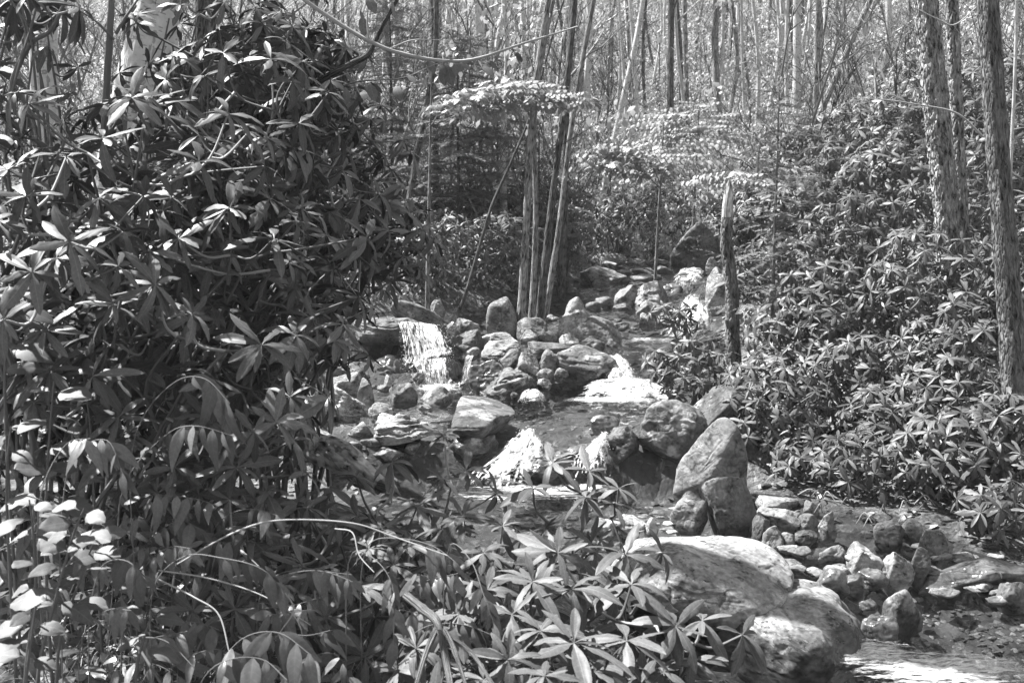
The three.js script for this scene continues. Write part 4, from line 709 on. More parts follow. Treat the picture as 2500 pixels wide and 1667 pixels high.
const leftFar = [[990, 650, 14, 0.7, 0.5, 0.5], [1110, 600, 14.6, 0.8, 0.55, 0.6], [1230, 610, 15, 0.6, 0.6, 0.5], [1380, 570, 16.5, 0.6, 0.5, 0.5], [900, 600, 15, 0.8, 0.7, 0.6], [1500, 530, 20, 1.1, 0.55, 0.7], [1600, 510, 22, 1.2, 0.6, 0.7], [1350, 510, 18.5, 0.9, 0.6, 0.6], [1190, 500, 19, 0.9, 0.6, 0.6], [1040, 520, 18, 1, 0.6, 0.6], [1700, 500, 23, 1.2, 0.7, 0.7], [1440, 460, 24, 1.3, 0.6, 0.8], [1290, 450, 25, 1.3, 0.6, 0.8], [1560, 470, 26, 1.4, 0.6, 0.8], [1120, 440, 24, 1.3, 0.7, 0.8]];
leftFar.forEach((c, i) => { const p = at(...c.slice(0, 3)); rhododendron('low rhododendron ' + leftWhere[i], [p.x, c[2] + 0.2], [c], { seed: 120 + i, n: i < 5 ? 90 : 120, len: 0.16, gap: 0.1, mass: true, few: 1, lean: 0.3, group: i < 5 ? 'shaded thicket behind the left waterfall' : 'low thicket before the far grove' }); });

// ---------------------------------------------------------------- rhododendrons: left foreground
const backWhere = [`low in the shade behind the centre of the left mass`, `behind the middle of the left mass, under the mossy branch`, `far down in the shade of the left mass`, `at the back of the right edge of the left mass`, `just above the sunlit ovate plants at the left`, `at the back of the left mass, near its top`];
const left = [
  ['big dark rhododendron in front of the thick peeling trunk', [-1.9, 4.4], [[300, 430, 3.7, 0.56, 0.32, 0.45]], 30, 0.165],
  ['rhododendron reaching up in the middle of the left mass', [-1.4, 4.7], [[540, 310, 4.2, 0.5, 0.4, 0.45]], 38, 0.155],
  ['rhododendron at the right edge of the left mass, hanging over the stream bank', [-1.8, 5.2], [[800, 420, 4.8, 0.38, 0.62, 0.4]], 50, 0.145],
  ['rhododendron with a long leaf ring in the centre of the left mass', [-1.6, 4.2], [[470, 680, 3.7, 0.6, 0.45, 0.45]], 40, 0.16],
  ['rhododendron low at the right of the left mass', [-1.7, 4.7], [[650, 760, 4.3, 0.42, 0.5, 0.4]], 44, 0.15],
  ['sunlit rhododendron at the left frame edge', [-1.9, 3.6], [[90, 640, 3.1, 0.36, 0.38, 0.4]], 24, 0.15],
  ['rhododendron in the upper left corner before the pale trunk', [-2.6, 5.1], [[20, 110, 4.4, 0.22, 0.36, 0.4]], 7, 0.155],
  ['dark rhododendron hanging in from the top left corner', [-2.2, 4.4], [[40, 10, 3.9, 0.3, 0.16, 0.3]], 6, 0.16],
  ['rhododendron reaching the top edge left of the mossy branch', [-1.9, 5.4], [[640, 100, 4.8, 0.36, 0.26, 0.3]], 20, 0.15],
  ['loose rhododendron shoots against the bright wood above the left mass', [-2.0, 5.0], [[470, 120, 4.6, 0.34, 0.26, 0.3]], 12, 0.15],
  ['rhododendron shoots under the sweeping pale branch', [-1.7, 5.5], [[770, 170, 4.9, 0.26, 0.22, 0.3]], 10, 0.145],
  ['slim rhododendron shoots at the outermost right of the left mass', [-1.6, 5.6], [[940, 570, 5.1, 0.22, 0.28, 0.3]], 22, 0.14],
  ['shaded rhododendron above the dog hobble sprays', [-1.3, 3.6], [[400, 960, 3.2, 0.5, 0.3, 0.35]], 26, 0.145],
  ['shaded rhododendron beside the fallen log', [-1.4, 4.1], [[560, 1060, 3.7, 0.36, 0.3, 0.35]], 28, 0.15],
  ['rhododendron deep in the shade of the left mass', [-1.9, 5.2], [[480, 500, 4.9, 0.9, 0.55, 0.4]], 50, 0.15],
  ['rhododendron behind the low right of the left mass', [-1.9, 5.8], [[640, 600, 5.4, 0.6, 0.6, 0.4]], 50, 0.145],
];
left.forEach(([label, foot, crowns, n, len], i) => rhododendron(label, foot, crowns.map((c) => [c[0], c[1], c[2], c[3] * 1.14, c[4] * 1.14, c[5] * 1.1]), { seed: 200 + i, n: Math.round(n * 1.75), len: len * 0.88, gap: 0.09, droop: /hanging/.test(label) ? 0.65 : 0.25, leaves: 8, lean: 0.1, stems: 4, stemR: 0.01 }));
[[300, 680, 6.2, 1.3, 0.7, 0.5], [620, 480, 6.4, 1.0, 0.8, 0.5], [480, 850, 5.6, 0.8, 0.5, 0.4], [740, 600, 6.4, 0.45, 0.6, 0.4], [200, 900, 4.4, 0.7, 0.4, 0.35], [660, 210, 6.2, 0.5, 0.4, 0.4]].forEach((c, i) => { const p = at(...c.slice(0, 3)); rhododendron('shaded rhododendron ' + backWhere[i], [p.x, c[2] + 0.3], [c], { seed: 240 + i, n: 130, len: 0.15, mass: true, few: 1, group: 'shaded rhododendrons at the back of the left mass' }); });

// young rhododendrons across the bottom middle, each with its leaf rings
const youngMats = [0.12, 0.165].map((v, i) => phys('leaf_young_' + i, { color: grey(v), map: leafMapA, roughness: 0.52, specularIntensity: 0.5 }));
const young = [
  ['young rhododendron with an upright leaf ring before the fallen log', [-0.32, 3.7], [[956, 1130, 3.5], [1018, 1239, 3.3], [930, 1290, 3.2]], 0.15],
  ['young rhododendron whose top ring stands against the flat pale slab', [-0.12, 3.9], [[1083, 1062, 3.6], [1083, 1170, 3.5], [1136, 1150, 3.6]], 0.155],
  ['young rhododendron standing before the froth of the plunge pool', [0.1, 3.5], [[1301, 1193, 3.3], [1228, 1285, 3.1], [1180, 1350, 3.0]], 0.15],
  ['tall young rhododendron before the right chute', [0.3, 3.6], [[1439, 1151, 3.4], [1431, 1215, 3.3], [1350, 1130, 3.5]], 0.15],
  ['small young rhododendron with two rings over the plunge pool', [0.42, 3.7], [[1511, 1193, 3.5], [1500, 1230, 3.5]], 0.13],
  ['young rhododendron with large pale leaves before the largest boulder', [0.38, 2.9], [[1542, 1427, 2.75], [1527, 1354, 2.9], [1396, 1438, 2.7]], 0.165],
  ['young rhododendron at the bottom right of the middle, wide leaf ring', [0.34, 2.6], [[1530, 1565, 2.45], [1400, 1570, 2.4], [1450, 1640, 2.35]], 0.155],
  ['young rhododendron before the second broad boulder', [0.55, 2.9], [[1715, 1515, 2.75], [1690, 1610, 2.65], [1620, 1640, 2.6]], 0.15],
  ['young rhododendron in the thick of the bottom middle', [0.15, 2.8], [[1362, 1350, 2.8], [1300, 1420, 2.7], [1250, 1500, 2.6], [1320, 1540, 2.5]], 0.155],
  ['shaded young rhododendron left of the upright ring', [-0.55, 3.5], [[870, 1165, 3.6], [750, 1240, 3.4], [830, 1330, 3.2]], 0.15],
  ['young rhododendron beside the broken branch', [-0.05, 2.7], [[1120, 1500, 2.6], [1190, 1440, 2.7], [1090, 1420, 2.75]], 0.145],
  ['shaded young rhododendron under the long arching stem', [-0.4, 2.9], [[760, 1400, 2.9], [880, 1430, 2.8], [960, 1380, 2.9]], 0.145],
  ['shaded young rhododendron with narrow leaves beside the rotten log', [-0.75, 4.2], [[800, 1190, 4.0], [720, 1150, 4.1], [870, 1260, 3.8]], 0.14],
  ['shaded young rhododendron below the rotten log', [-0.6, 3.2], [[700, 1330, 3.1], [820, 1280, 3.2], [900, 1340, 3.0]], 0.14],
  ['young rhododendron leaning left of the froth', [-0.2, 3.3], [[1000, 1330, 3.1], [1080, 1290, 3.2], [1130, 1260, 3.2]], 0.135],
  ['shaded young rhododendron at the left of the bottom middle', [-0.65, 2.9], [[600, 1290, 2.9], [650, 1200, 3.1], [560, 1220, 3.0]], 0.14],
  ['young rhododendron low at the bottom edge of the middle', [0.12, 2.3], [[1240, 1610, 2.3], [1180, 1660, 2.25], [1330, 1650, 2.2]], 0.14],
];
young.forEach(([label, foot, tips, len], i) => rhododendron(label, foot, [[tips[0][0], tips[0][1] + 140, tips[0][2], 0.22, 0.15, 0.2]], { seed: 300 + i, n: tips.length + (i < 5 ? 2 : 5), tips, len: i < 5 ? 0.12 : len * 0.92, gap: 0.14, droop: 0.12, leaves: 8, lean: 0.3, stems: 2, stemR: 0.008, mats: youngMats, clear: 1.9 }));

// ---------------------------------------------------------------- dog hobble: arching stems with rows of hanging leaves
function hobble(label, path, n, len, o = {}) {
  const R = rng(o.seed ?? Math.round(path[0][0] * 3 + path[0][1])), pts = path.map((p) => at(...p)), foot = V(pts[0].x, ground(pts[0].x, pts[0].z) - 0.02, pts[0].z), root = new THREE.Group(); root.position.copy(foot);
  const L = pts.map((p) => p.clone().sub(foot)); if (L[0].y > 0.06) L.unshift(V((R() - 0.5) * 0.08 - 0.05, 0, 0.04 * (R() - 0.5)), V(L[0].x - 0.03, L[0].y * 0.6, L[0].z - 0.02));
  const cv = new THREE.CatmullRomCurve3(L), tot = cv.getLength(); mesh(tube(L, L.map((_, i) => lerp(0.002, 0.0009, i / (L.length - 1))), 5, true, 6), o.bark ?? M.twig, 'stem', root);
  const t0 = clamp(1 - (n * len * 0.33) / tot, 0.15, 0.75), T = V();
  for (let i = 0; i < n; i++) {
    const t = lerp(t0, 1, (i + 0.5) / n), p = cv.getPoint(t); cv.getTangent(t, T); const S = V().crossVectors(T, UP).normalize(), side = i % 2 ? 1 : -1, dir = V(0, -1 + R() * R() * 0.9, 0).addScaledVector(S, side * (0.2 + R() * 0.7)).addScaledVector(T, 0.15 + R() * 0.6).add(V((R() - 0.5) * 0.7, 0, (R() - 0.5) * 0.6 + 0.1));
    if (R() < 0.14) continue;
    const up = V((R() - 0.5) * 0.8, 0.5, 0.9 + R() * 0.3).addScaledVector(S, side * 0.5), lf = mesh(pick(R, hobbleLeaves), pick(R, hobbleMats), 'leaf', root); lf.position.copy(p); lf.quaternion.copy(leafTurn(dir, up, (R() - 0.5) * 1.2)); lf.scale.setScalar(len * (0.55 + R() * 0.65));
  }
  tag(add(root, 'dog_hobble'), label, 'dog hobble', o.group);
}
hobble('dog hobble spray with a fan of bright hanging leaves under the shaded rhododendron', [[330, 1060, 2.7], [430, 930, 2.65], [500, 925, 2.6], [560, 985, 2.55]], 13, 0.115);
hobble('dog hobble spray hanging just below the bright fan', [[300, 1190, 2.6], [400, 1065, 2.6], [480, 1040, 2.5], [570, 1065, 2.5]], 12, 0.11);
hobble('dog hobble spray curling into loops at the left', [[150, 1250, 2.5], [180, 1110, 2.5], [260, 1075, 2.45], [300, 1160, 2.4]], 14, 0.09);
hobble('dog hobble spray over the ovate leaved plants', [[100, 1200, 2.4], [160, 1085, 2.45], [220, 1070, 2.4]], 9, 0.1);
hobble('dog hobble row of leaves hanging along the lower arching stem', [[380, 1420, 2.4], [450, 1358, 2.4], [540, 1362, 2.35], [640, 1390, 2.3], [690, 1440, 2.3]], 15, 0.09);
hobble('dog hobble with three clean leaves hanging side by side', [[640, 1440, 2.7], [720, 1398, 2.6], [790, 1395, 2.55], [860, 1420, 2.5]], 11, 0.085);
hobble('dog hobble trailing straight down left of the broken branch', [[860, 1350, 2.6], [930, 1380, 2.5], [960, 1440, 2.45], [960, 1570, 2.4]], 14, 0.085);
hobble('dog hobble hanging from the end of the long arching stem', [[900, 1330, 2.65], [980, 1315, 2.6], [1060, 1335, 2.55], [1110, 1370, 2.5]], 10, 0.095);
hobble('dog hobble trailing past the young rhododendron by the broken branch', [[1100, 1330, 2.6], [1150, 1370, 2.5], [1180, 1450, 2.4], [1215, 1550, 2.35]], 12, 0.09);
hobble('dog hobble cluster at the bottom edge with broad bright leaves', [[520, 1667, 2.3], [590, 1560, 2.25], [680, 1545, 2.2], [760, 1600, 2.15]], 14, 0.115);
hobble('dog hobble leaves low at the bottom edge beside the bright cluster', [[480, 1690, 2.2], [560, 1610, 2.1], [640, 1610, 2.1], [700, 1660, 2.05]], 12, 0.12);
hobble('dog hobble with speckled leaves in the lower left shade', [[220, 1480, 2.4], [250, 1380, 2.4], [310, 1370, 2.35], [360, 1420, 2.3]], 10, 0.1);
hobble('dog hobble with two long leaves over the lower left tangle', [[200, 1560, 2.3], [260, 1490, 2.25], [320, 1490, 2.2]], 7, 0.1);
{
  const R = rng(808);
  for (let i = 0; i < 44; i++) { const px = -40 + R() * 1180, py = 1180 + R() * 520 + Math.max(0, px - 500) * 0.2, d = 2.9 - (py - 1180) / 560 * 0.75 + R() * 0.35, s = R() < 0.5 ? -1 : 1, w = 60 + R() * 90; hobble('dog hobble stem in the tangled undergrowth along the bottom', [[px - s * w, py + 110, d + 0.1], [px - s * w * 0.4, py + 20 + R() * 30, d], [px + s * w * 0.4, py + R() * 40, d - 0.05], [px + s * w * 1.2, py + 10 + R() * 60, d - 0.1]], 8 + Math.floor(R() * 8), 0.075 + R() * 0.035, { seed: 700 + i, bark: M.twig, group: 'dog hobble stems of the bottom undergrowth' }); }
}
// ---------------------------------------------------------------- ovate leaved plants at the lower left
function broadPlant(label, path, pairs, len, seed) {
  const R = rng(seed), pts = path.map((p) => at(...p)), foot = V(pts[0].x, ground(pts[0].x, pts[0].z) - 0.02, pts[0].z), root = new THREE.Group(); root.position.copy(foot);
  const L = pts.map((p) => p.clone().sub(foot)); if (L[0].y > 0.05) L.unshift(V(0, 0, 0)); const cv = new THREE.CatmullRomCurve3(L); mesh(tube(L, L.map((_, i) => lerp(0.006, 0.002, i / (L.length - 1))), 6, true, 6), M.twig, 'stem', root);
  for (let i = 0; i < pairs; i++) {
    const p = cv.getPoint(lerp(0.45, 1, (i + 0.6) / pairs)), a = i * 1.57 + R() * 0.6;
    for (const s of [0, Math.PI]) { const c = a + s + (R() - 0.5) * 0.4, dir = V(Math.cos(c), 0.1 + (R() - 0.5) * 0.5, Math.sin(c) * 0.8 + 0.15), st = p.clone().addScaledVector(dir, 0.035); const lf = mesh(pick(R, broadLeaves), pick(R, broadMats), 'leaf', root); lf.position.copy(p.clone().addScaledVector(dir, 0.01)); lf.quaternion.copy(leafTurn(dir, V((R() - 0.5) * 0.5, 1, 0.55), (R() - 0.5) * 0.5)); lf.scale.setScalar(len * (0.7 + R() * 0.55) * (1 - 0.25 * i / pairs)); }
  }
  tag(add(root, 'hydrangea_plant'), label, 'plant');
}
broadPlant('ovate leaved plant with serrated pale leaves at the left bottom', [[90, 1667, 2.3], [130, 1480, 2.3], [180, 1300, 2.25], [205, 1240, 2.2]], 5, 0.105, 1);
broadPlant('ovate leaved plant touching the left frame edge', [[60, 1667, 2.35], [85, 1450, 2.35], [80, 1300, 2.35], [70, 1220, 2.35]], 5, 0.1, 2);
broadPlant('tall ovate leaved plant in full sun at the left', [[110, 1350, 2.7], [115, 1130, 2.7], [130, 930, 2.65]], 5, 0.12, 3);
broadPlant('ovate leaved plant with a round pale leaf at the left edge', [[20, 1350, 2.6], [15, 1150, 2.6], [25, 1040, 2.6]], 4, 0.11, 4);
broadPlant('small ovate leaved plant at the bottom left corner', [[60, 1700, 2.15], [75, 1560, 2.15], [85, 1480, 2.15]], 4, 0.085, 5);
broadPlant('ovate leaved plant leaning right over the lower tangle', [[140, 1600, 2.4], [200, 1400, 2.35], [240, 1290, 2.3]], 4, 0.1, 6);
broadPlant('pale ovate leaved plant behind the bright one at the left', [[230, 1250, 3.0], [220, 1050, 3.0], [200, 900, 3.0]], 5, 0.115, 7);
broadPlant('ovate leaved plant low among the dog hobble', [[330, 1650, 2.3], [350, 1560, 2.3], [370, 1500, 2.3]], 3, 0.08, 8);
broadPlant('ovate leaved plant high at the left frame edge', [[10, 950, 2.9], [20, 800, 2.9], [40, 720, 2.9]], 4, 0.12, 9);

// ---------------------------------------------------------------- dead wood and bare stems
function limb(name, label, cat, mat, runs, nr = 8) { // runs: [[px, py, d, radius] ...], the first is the main one
  const root = new THREE.Group(), o = at(...runs[0][0].slice(0, 3)); root.position.copy(o);
  runs.forEach((r, i) => mesh(tube(r.map((p, j) => at(p[0], p[1], p[2]).sub(o).add(V(noise(j * 1.7 + 0.4, p[0] * 0.13, 2) * 0.03, noise(j * 1.9 + 0.3, p[0] * 0.13, 8) * 0.03, 0))), r.map((p) => p[3] * (name === 'arching_stem' ? 0.6 : 1)), nr, true, 8, (c, n, run) => fbm(c * 2 + i, n * 2, run * 14, 3) * 0.35 + Math.max(0, noise(run * 22, i * 3.1, 4) - 0.35) * 1.4), mat, i ? 'twig' : 'stem', root));
  return tag(add(root, name), label, cat);
}
limb('dead_branch', 'broken grey branch forking towards the bottom edge', 'branch', M.bark_mid, [[[985, 1450, 2.35, 0.011], [1030, 1490, 2.3, 0.011], [1065, 1530, 2.25, 0.0105], [1090, 1610, 2.2, 0.009], [1115, 1720, 2.1, 0.007]], [[1062, 1535, 2.25, 0.008], [1035, 1600, 2.2, 0.007], [1000, 1700, 2.12, 0.006]], [[1085, 1535, 2.24, 0.007], [1110, 1580, 2.2, 0.006], [1150, 1700, 2.1, 0.004]], [[1088, 1532, 2.24, 0.006], [1140, 1590, 2.2, 0.005], [1210, 1690, 2.1, 0.004]], [[1065, 1535, 2.25, 0.006], [1095, 1528, 2.24, 0.005], [1108, 1518, 2.24, 0.003]], [[1080, 1550, 2.22, 0.005], [1075, 1640, 2.2, 0.003], [1070, 1700, 2.18, 0.002]]]);
limb('arching_stem', 'long pale bare stem arching across the bottom middle', 'stem', M.twig_pale, [[[430, 1370, 2.65, 0.0035], [560, 1310, 2.62, 0.0045], [640, 1282, 2.6, 0.0045], [720, 1274, 2.6, 0.004], [860, 1282, 2.58, 0.0035], [970, 1315, 2.56, 0.003], [1085, 1352, 2.5, 0.002]], [[805, 1285, 2.58, 0.003], [850, 1310, 2.55, 0.003], [890, 1355, 2.5, 0.0025], [930, 1400, 2.45, 0.002]]]);
limb('arching_stem', 'slim brown stem slanting down through the lower tangle', 'stem', M.twig, [[[180, 1480, 2.5, 0.004], [270, 1535, 2.45, 0.006], [330, 1570, 2.4, 0.0065], [370, 1630, 2.35, 0.006], [400, 1690, 2.3, 0.006]], [[320, 1558, 2.4, 0.004], [400, 1570, 2.4, 0.003], [470, 1640, 2.35, 0.002]]]);
limb('arching_stem', 'pair of thin stems crossing the lower left shade', 'stem', M.twig_pale, [[[400, 1405, 2.5, 0.004], [470, 1455, 2.45, 0.004], [520, 1500, 2.42, 0.0035], [560, 1590, 2.35, 0.003], [580, 1690, 2.3, 0.002]], [[390, 1400, 2.5, 0.0035], [500, 1415, 2.5, 0.0035], [640, 1460, 2.45, 0.003], [760, 1530, 2.4, 0.002]]]);
limb('arching_stem', 'stem with bare forks above the bright bottom cluster', 'stem', M.twig_pale, [[[600, 1370, 2.35, 0.003], [690, 1440, 2.32, 0.004], [702, 1490, 2.3, 0.0035], [680, 1560, 2.28, 0.002]], [[702, 1490, 2.3, 0.0025], [730, 1530, 2.28, 0.0018], [745, 1560, 2.26, 0.001]]]);
{ // rotten log on the left shore
  const root = new THREE.Group(), a = at(760, 1075, 6.5), b = at(935, 1190, 5.9), R = rng(4); a.y = Math.max(a.y, ground(a.x, a.z) + 0.05); b.y = Math.max(b.y, ground(b.x, b.z) + 0.06); root.position.copy(a); const v = b.clone().sub(a);
  mesh(tube([0, 0.25, 0.5, 0.75, 1].map((k) => v.clone().multiplyScalar(k * 1.1 - 0.12).add(V(0, noise(k * 3, 1) * 0.05, 0))), [0.1, 0.11, 0.1, 0.085, 0.05], 22, true, 26, (c, n, run) => fbm(c * 4, n * 4, run * 2.5, 4) * 0.55), M.bare_wood, 'log_body', root);
  for (let i = 0; i < 6; i++) mesh(tube([v.clone().multiplyScalar(0.85), v.clone().multiplyScalar(1.0).add(V((R() - 0.5) * 0.1, (R() - 0.5) * 0.08, 0)), v.clone().multiplyScalar(1.08 + R() * 0.12).add(V((R() - 0.5) * 0.14, (R() - 0.5) * 0.08, 0.03))], [0.035, 0.02, 0.004], 6, true, 4), M.bare_wood, 'splinter', root);
  tag(add(root, 'fallen_log'), 'rotten splintered log lying on the left shore', 'log');
}
function overhang(name, label, mat, runs, leaves, lmat, len, seed) {
  const root = limb(name, label, 'branch', mat, runs, 7), R = rng(seed), o = root.position;
  for (const [k, t0, t1, n] of leaves) { const c = new THREE.CatmullRomCurve3(runs[k].map((p) => at(p[0], p[1], p[2]).sub(o))), T = V(); for (let i = 0; i < n; i++) { if (R() < 0.22) continue; const t = clamp(lerp(t0, t1, (i + (R() - 0.5) * 2.4) / n), 0, 1), p = c.getPoint(t).add(V((R() - 0.5) * 0.05, -R() * R() * 0.04, (R() - 0.5) * 0.12)); c.getTangent(t, T); const s = i % 2 ? 1 : -1, lf = mesh(pick(R, beechLeaves), lmat, 'leaf', root); lf.position.copy(p); lf.quaternion.copy(leafTurn(V(T.x * 0.5 + (R() - 0.5) * 0.9, -0.25 - R() * 0.9, s * 0.6 + (R() - 0.5) * 0.6), V((R() - 0.5) * 1.5, 0.5, 0.7), (R() - 0.5) * 1.4)); lf.scale.setScalar(len * (0.5 + R() * 0.7)); } }
}
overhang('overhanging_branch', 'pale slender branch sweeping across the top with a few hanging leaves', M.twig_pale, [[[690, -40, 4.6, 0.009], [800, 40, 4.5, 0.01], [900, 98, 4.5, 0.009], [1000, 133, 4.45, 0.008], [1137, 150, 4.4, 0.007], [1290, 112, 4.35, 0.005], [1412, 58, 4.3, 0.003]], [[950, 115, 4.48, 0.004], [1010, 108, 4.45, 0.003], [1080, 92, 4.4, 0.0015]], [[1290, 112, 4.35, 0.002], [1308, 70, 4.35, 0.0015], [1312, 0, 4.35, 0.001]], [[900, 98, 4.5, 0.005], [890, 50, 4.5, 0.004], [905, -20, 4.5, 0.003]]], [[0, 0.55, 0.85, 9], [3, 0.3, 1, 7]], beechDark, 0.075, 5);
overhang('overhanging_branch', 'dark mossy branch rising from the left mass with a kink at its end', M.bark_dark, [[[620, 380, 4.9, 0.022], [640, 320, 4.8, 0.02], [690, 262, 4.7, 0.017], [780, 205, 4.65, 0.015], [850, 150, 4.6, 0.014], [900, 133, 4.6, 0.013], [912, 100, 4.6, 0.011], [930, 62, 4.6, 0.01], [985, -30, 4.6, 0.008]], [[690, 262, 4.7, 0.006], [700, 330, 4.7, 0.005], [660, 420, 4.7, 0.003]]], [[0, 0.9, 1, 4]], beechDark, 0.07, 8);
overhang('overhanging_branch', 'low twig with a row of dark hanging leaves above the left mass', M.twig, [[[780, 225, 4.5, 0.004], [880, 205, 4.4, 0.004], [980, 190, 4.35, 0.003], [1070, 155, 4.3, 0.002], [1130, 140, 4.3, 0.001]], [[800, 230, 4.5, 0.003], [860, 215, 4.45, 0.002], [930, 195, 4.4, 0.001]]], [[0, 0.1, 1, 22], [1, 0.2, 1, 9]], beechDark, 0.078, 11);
overhang('bare_stem', 'dark smooth rhododendron stem standing in the upper left', M.twig, [[[250, 330, 4.3, 0.016], [262, 200, 4.25, 0.015], [272, 80, 4.2, 0.014], [278, -30, 4.2, 0.013]], [[275, 75, 4.2, 0.007], [310, 40, 4.2, 0.006], [340, -10, 4.2, 0.005]], [[272, 90, 4.2, 0.006], [240, 50, 4.15, 0.004], [190, 20, 4.1, 0.003]]], [], beechDark, 0.08, 13);
overhang('bare_stem', 'crooked dark stem crossing the pale trunk at the upper left', M.twig, [[[20, 260, 4.0, 0.012], [30, 190, 4.0, 0.011], [75, 105, 3.95, 0.01], [120, 70, 3.95, 0.008], [170, -20, 3.9, 0.006]], [[75, 105, 3.95, 0.006], [60, 50, 3.9, 0.005], [15, -10, 3.9, 0.004]], [[30, 190, 4.0, 0.007], [75, 290, 4.05, 0.008], [95, 420, 4.1, 0.008]]], [], beechDark, 0.08, 14);
overhang('bare_stem', 'thin pale twig reaching left in front of the massive scaly tree', M.twig_pale, [[[2400, 330, 8.2, 0.01], [2340, 280, 8.2, 0.008], [2250, 258, 8.2, 0.006], [2150, 242, 8.2, 0.004], [2080, 235, 8.2, 0.002]], [[2150, 242, 8.2, 0.003], [2100, 215, 8.2, 0.002], [2040, 205, 8.2, 0.001]], [[2270, 258, 8.2, 0.004], [2230, 205, 8.2, 0.003], [2190, 185, 8.2, 0.001]]], [], beechDark, 0.08, 15);
overhang('bare_stem', 'thin bare twig crossing the top of the scaly tree', M.twig_pale, [[[2230, 20, 9, 0.004], [2290, 50, 9, 0.006], [2330, 60, 9, 0.006], [2390, 20, 9, 0.004], [2420, -10, 9, 0.002]], [[2330, 60, 9, 0.004], [2350, 90, 9, 0.003], [2370, 130, 9, 0.002]]], [], beechDark, 0.08, 16);
{ // sticks at the foot of the right bank
  const R = rng(99);
  for (let i = 0; i < 16; i++) { const px = 1990 + R() * 260, py = 1205 + R() * 75, d = hit(px, py) - 0.05, s = (R() - 0.5) * 120; limb('stick', 'one of the bleached sticks tangled at the foot of the right bank', 'stick', R() < 0.6 ? M.twig_pale : M.twig, [[[px, py, d, 0.006], [px + s * 0.5, py - 14 - R() * 10, d - 0.05, 0.005], [px + s, py - 4 + R() * 14, d - 0.1, 0.003]]], 5).userData.group = 'bleached sticks of the right bank'; }
}
// ---------------------------------------------------------------- uncountable things: litter, tangle, undergrowth
function scatter(name, label, geo, mat, n, seed, place, col, lo = 0.6, hi = 1.3) {
  const R = rng(seed), im = new THREE.InstancedMesh(geo, mat, n), m = new THREE.Matrix4(), c = new THREE.Color();
  for (let i = 0; i < n; i++) { const [p, q, s] = place(R); m.compose(p, q, V(s, s, s)); im.setMatrixAt(i, m); im.setColorAt(i, c.setScalar(lo + R() * (hi - lo))); }
  tag(add(im, name), label, col, null, 'stuff');
}
const anyTurn = (R, k = 0.7) => new THREE.Quaternion().setFromEuler(new THREE.Euler((R() - 0.5) * k, R() * 6.28, (R() - 0.5) * k));
scatter('leaf_litter', 'dead leaves strewn over the banks', beechLeaves[1], deadLeaf, 9000, 21, (R) => { let x, d; do { d = 1.6 + R() * 20; x = (R() * 2 - 1) * (2 + d * 0.6); } while (Math.abs(x - table(STREAM, d)[0]) < table(STREAM, d)[1] - 0.1); return [V(x, ground(x, -d) + 0.012, -d), anyTurn(R), 0.05 + R() * 0.05]; }, 'leaf litter', 0.3, 1.4);
{ // fallen leaves lying on the rocks
  const R = rng(41), ray = new THREE.Raycaster(), hits = [], list = []; scene.updateMatrixWorld(true);
  scene.children.forEach((o) => { if (o.isMesh && /rock|boulder/.test(o.name) && o.geometry.attributes.position.count > 9000) list.push(o); });
  const box = new THREE.Box3();
  for (const o of list) { box.setFromObject(o); const n = Math.round(4 + (box.max.x - box.min.x) * (box.max.z - box.min.z) * 34); for (let i = 0; i < n; i++) { ray.set(V(lerp(box.min.x, box.max.x, R()), box.max.y + 1, lerp(box.min.z, box.max.z, R())), V(0, -1, 0)); const h = ray.intersectObject(o, false)[0]; if (h && h.face.normal.y > 0.55) hits.push([h.point.clone().addScaledVector(h.face.normal, 0.004), leafTurn(V(R() - 0.5, 0, R() - 0.5).projectOnPlane(h.face.normal), h.face.normal), 0.025 + R() * R() * 0.06]); } }
  const im = new THREE.InstancedMesh(beechLeaves[1], deadLeaf, hits.length), m = new THREE.Matrix4(), c = new THREE.Color(); hits.forEach(([p, q, s], i) => { im.setMatrixAt(i, m.compose(p, q, V(s, s, s))); im.setColorAt(i, c.setScalar(0.15 + R() * 0.9)); });
  tag(add(im, 'leaf_litter'), 'dead leaves fallen on the stream rocks', 'leaf litter', null, 'stuff');
}
const stalk = tube([V(0, 0, 0), V(0.05, 0.3, 0.02), V(-0.05, 0.65, 0.1), V(0.1, 0.9, 0.3)], [0.006, 0.005, 0.004, 0.002], 4, true, 3);
scatter('dead_stalks', 'tangle of dry stalks and twigs under the bottom plants', stalk, M.twig_pale, 1500, 22, (R) => { const d = 1.8 + R() * 2.2, x = -d * 0.52 + R() * (d * 0.52 + 0.5); return [V(x, ground(x, -d) - 0.02, -d), anyTurn(R, 2.6), 0.2 + R() * 0.3]; }, 'twigs', 0.3, 1.5);
scatter('undergrowth_leaves', 'low leaves filling the bottom undergrowth', hobbleLeaves[0], hobbleMats[1], 5200, 23, (R) => { const d = 1.9 + R() * 2.6, x = -d * 0.54 + R() * (d * 0.54 + 0.55), y = ground(x, -d) + R() * 0.35 * (x < 0.1 ? 1.2 : 0.6); return [V(x, y, -d), leafTurn(V(R() - 0.5, -0.4 + R() * 0.6, R() - 0.5), V(R() - 0.5, 0.8, 0.5), (R() - 0.5) * 2), 0.06 + R() * 0.05]; }, 'undergrowth', 0.4, 1.9);
scatter('hillside_undergrowth', 'sunlit brush and saplings of the far slope', sprayGeo, farLeaf, 90000, 24, (R) => { const d = 21 + Math.pow(R(), 1.3) * 60, x = (R() * 2 - 1) * d * 0.62; return [V(x, ground(x, -d) + Math.pow(R(), 1.8) * 2.8, -d), anyTurn(R, 0.9), 0.4 + R() * 0.5 + d * 0.009]; }, 'brush', 0.5, 1.7);
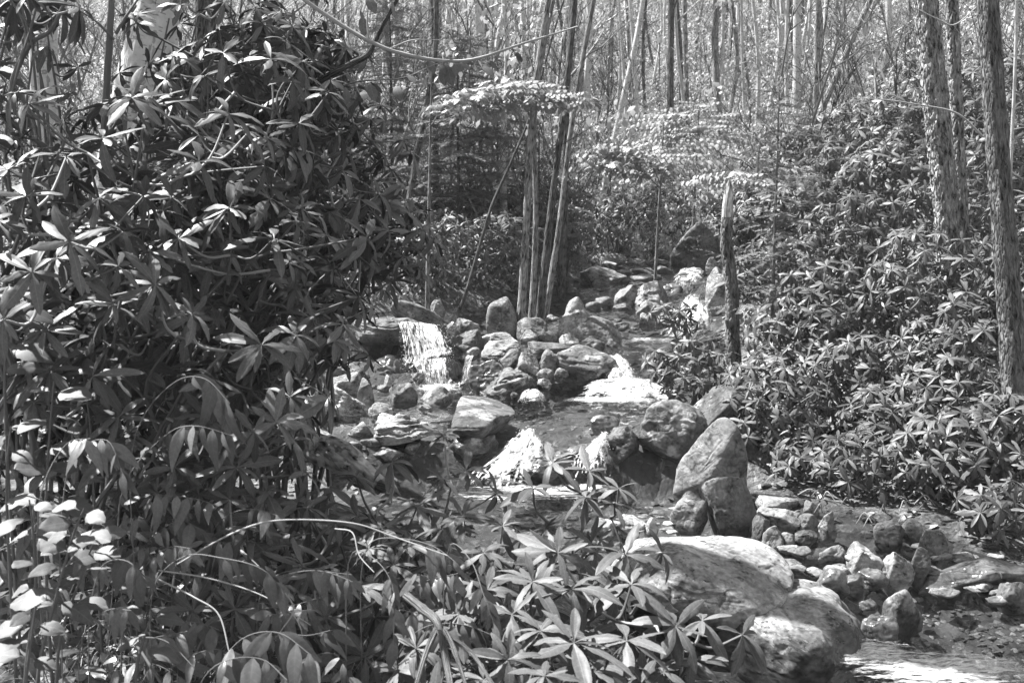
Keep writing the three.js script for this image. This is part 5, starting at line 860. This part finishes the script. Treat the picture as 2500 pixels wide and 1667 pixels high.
const twigSpray = (() => { const R = rng(91), gs = [], grow = (a, dir, l, r, n) => { const b = a.clone().addScaledVector(dir, l); gs.push(tube([a, a.clone().lerp(b, 0.5).add(V((R() - 0.5) * l * 0.2, (R() - 0.5) * l * 0.2, 0)), b], [r, r * 0.8, r * 0.6], 3, false)); if (n) for (let i = 0; i < 2 + (n > 1 ? 1 : 0); i++) grow(a.clone().lerp(b, 0.5 + R() * 0.5), dir.clone().add(V(R() - 0.5, R() - 0.45, R() - 0.5).multiplyScalar(1.5)).normalize(), l * (0.5 + R() * 0.3), r * 0.6, n - 1); }; grow(V(0, 0, 0), V(0.1, 1, 0).normalize(), 0.6, 0.012, 3); return mergeGeometries(gs); })();
scatter('bare_brush', 'tangle of bare twigs and thin saplings in the far grove', twigSpray, M.twig, 2600, 28, (R) => { const d = 17 + Math.pow(R(), 1.3) * 45; let x; do { x = (R() * 2 - 1) * d * 0.6; } while (d < 24 && Math.abs(x - table(STREAM, d)[0]) < 1.6); return [V(x, ground(x, -d) + R() * R() * 4, -d), anyTurn(R, 1.4), 0.9 + R() * 1.6]; }, 'brush', 0.5, 1.5);
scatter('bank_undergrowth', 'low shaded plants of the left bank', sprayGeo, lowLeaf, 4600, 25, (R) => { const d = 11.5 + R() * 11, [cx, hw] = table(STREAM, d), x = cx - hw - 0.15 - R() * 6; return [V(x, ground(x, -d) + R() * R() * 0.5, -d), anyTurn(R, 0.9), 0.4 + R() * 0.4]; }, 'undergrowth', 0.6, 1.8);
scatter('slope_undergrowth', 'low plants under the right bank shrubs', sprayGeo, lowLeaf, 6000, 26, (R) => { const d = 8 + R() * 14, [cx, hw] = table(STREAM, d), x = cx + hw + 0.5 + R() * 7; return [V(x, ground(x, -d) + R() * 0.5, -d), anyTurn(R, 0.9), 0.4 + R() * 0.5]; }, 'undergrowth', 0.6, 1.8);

// ---------------------------------------------------------------- trees beyond the left frame edge, whose crowns shade the left bank
function canopy(label, x, d, h, cx, cz, cr, n, seed) {
  const R = rng(seed), root = new THREE.Group(), y0 = ground(x, -d) - 0.1; root.position.set(x, y0, -d);
  mesh(tube([V(0, 0, 0), V(0.1, h * 0.4, 0), V(cx * 0.3, h * 0.8, -cz * 0.3), V(cx * 0.5, h * 1.1, 0)], [0.2, 0.15, 0.1, 0.04], 12, true, 8), M.bark_mid, 'trunk', root);
  const ends = []; for (let i = 0; i < 12; i++) { const a = i * 2.4, t = 0.55 + 0.45 * i / 12, s = V(cx * 0.3 * t, h * t, 0), e = V(cx + Math.cos(a) * cr * (0.5 + R() * 0.5), h * (0.75 + R() * 0.45), -cz + Math.sin(a) * cr * (0.5 + R() * 0.5)), mid = s.clone().lerp(e, 0.5).add(V(0, 0.3, 0)); mesh(tube([s, mid, e], [0.05, 0.03, 0.008], 6, true, 4), M.bark_mid, 'limb', root); ends.push([mid, e]); }
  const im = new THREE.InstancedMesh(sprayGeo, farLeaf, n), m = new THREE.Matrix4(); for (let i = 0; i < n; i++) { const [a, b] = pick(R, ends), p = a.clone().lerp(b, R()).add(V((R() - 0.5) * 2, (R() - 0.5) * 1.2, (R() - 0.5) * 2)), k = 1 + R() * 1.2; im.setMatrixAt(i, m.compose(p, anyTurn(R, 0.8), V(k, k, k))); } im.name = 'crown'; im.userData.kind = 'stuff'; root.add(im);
  tag(add(root, 'maple_tree'), label, 'tree');
}
canopy('broad crowned tree outside the left frame edge, shading the left bank', -6.4, 7.2, 8, 0.4, 0.4, 2.0, 260, 71);
scene.traverse((o) => { if (o.isMesh) { o.castShadow = true; o.receiveShadow = true; } });
renderer.render(scene, camera);
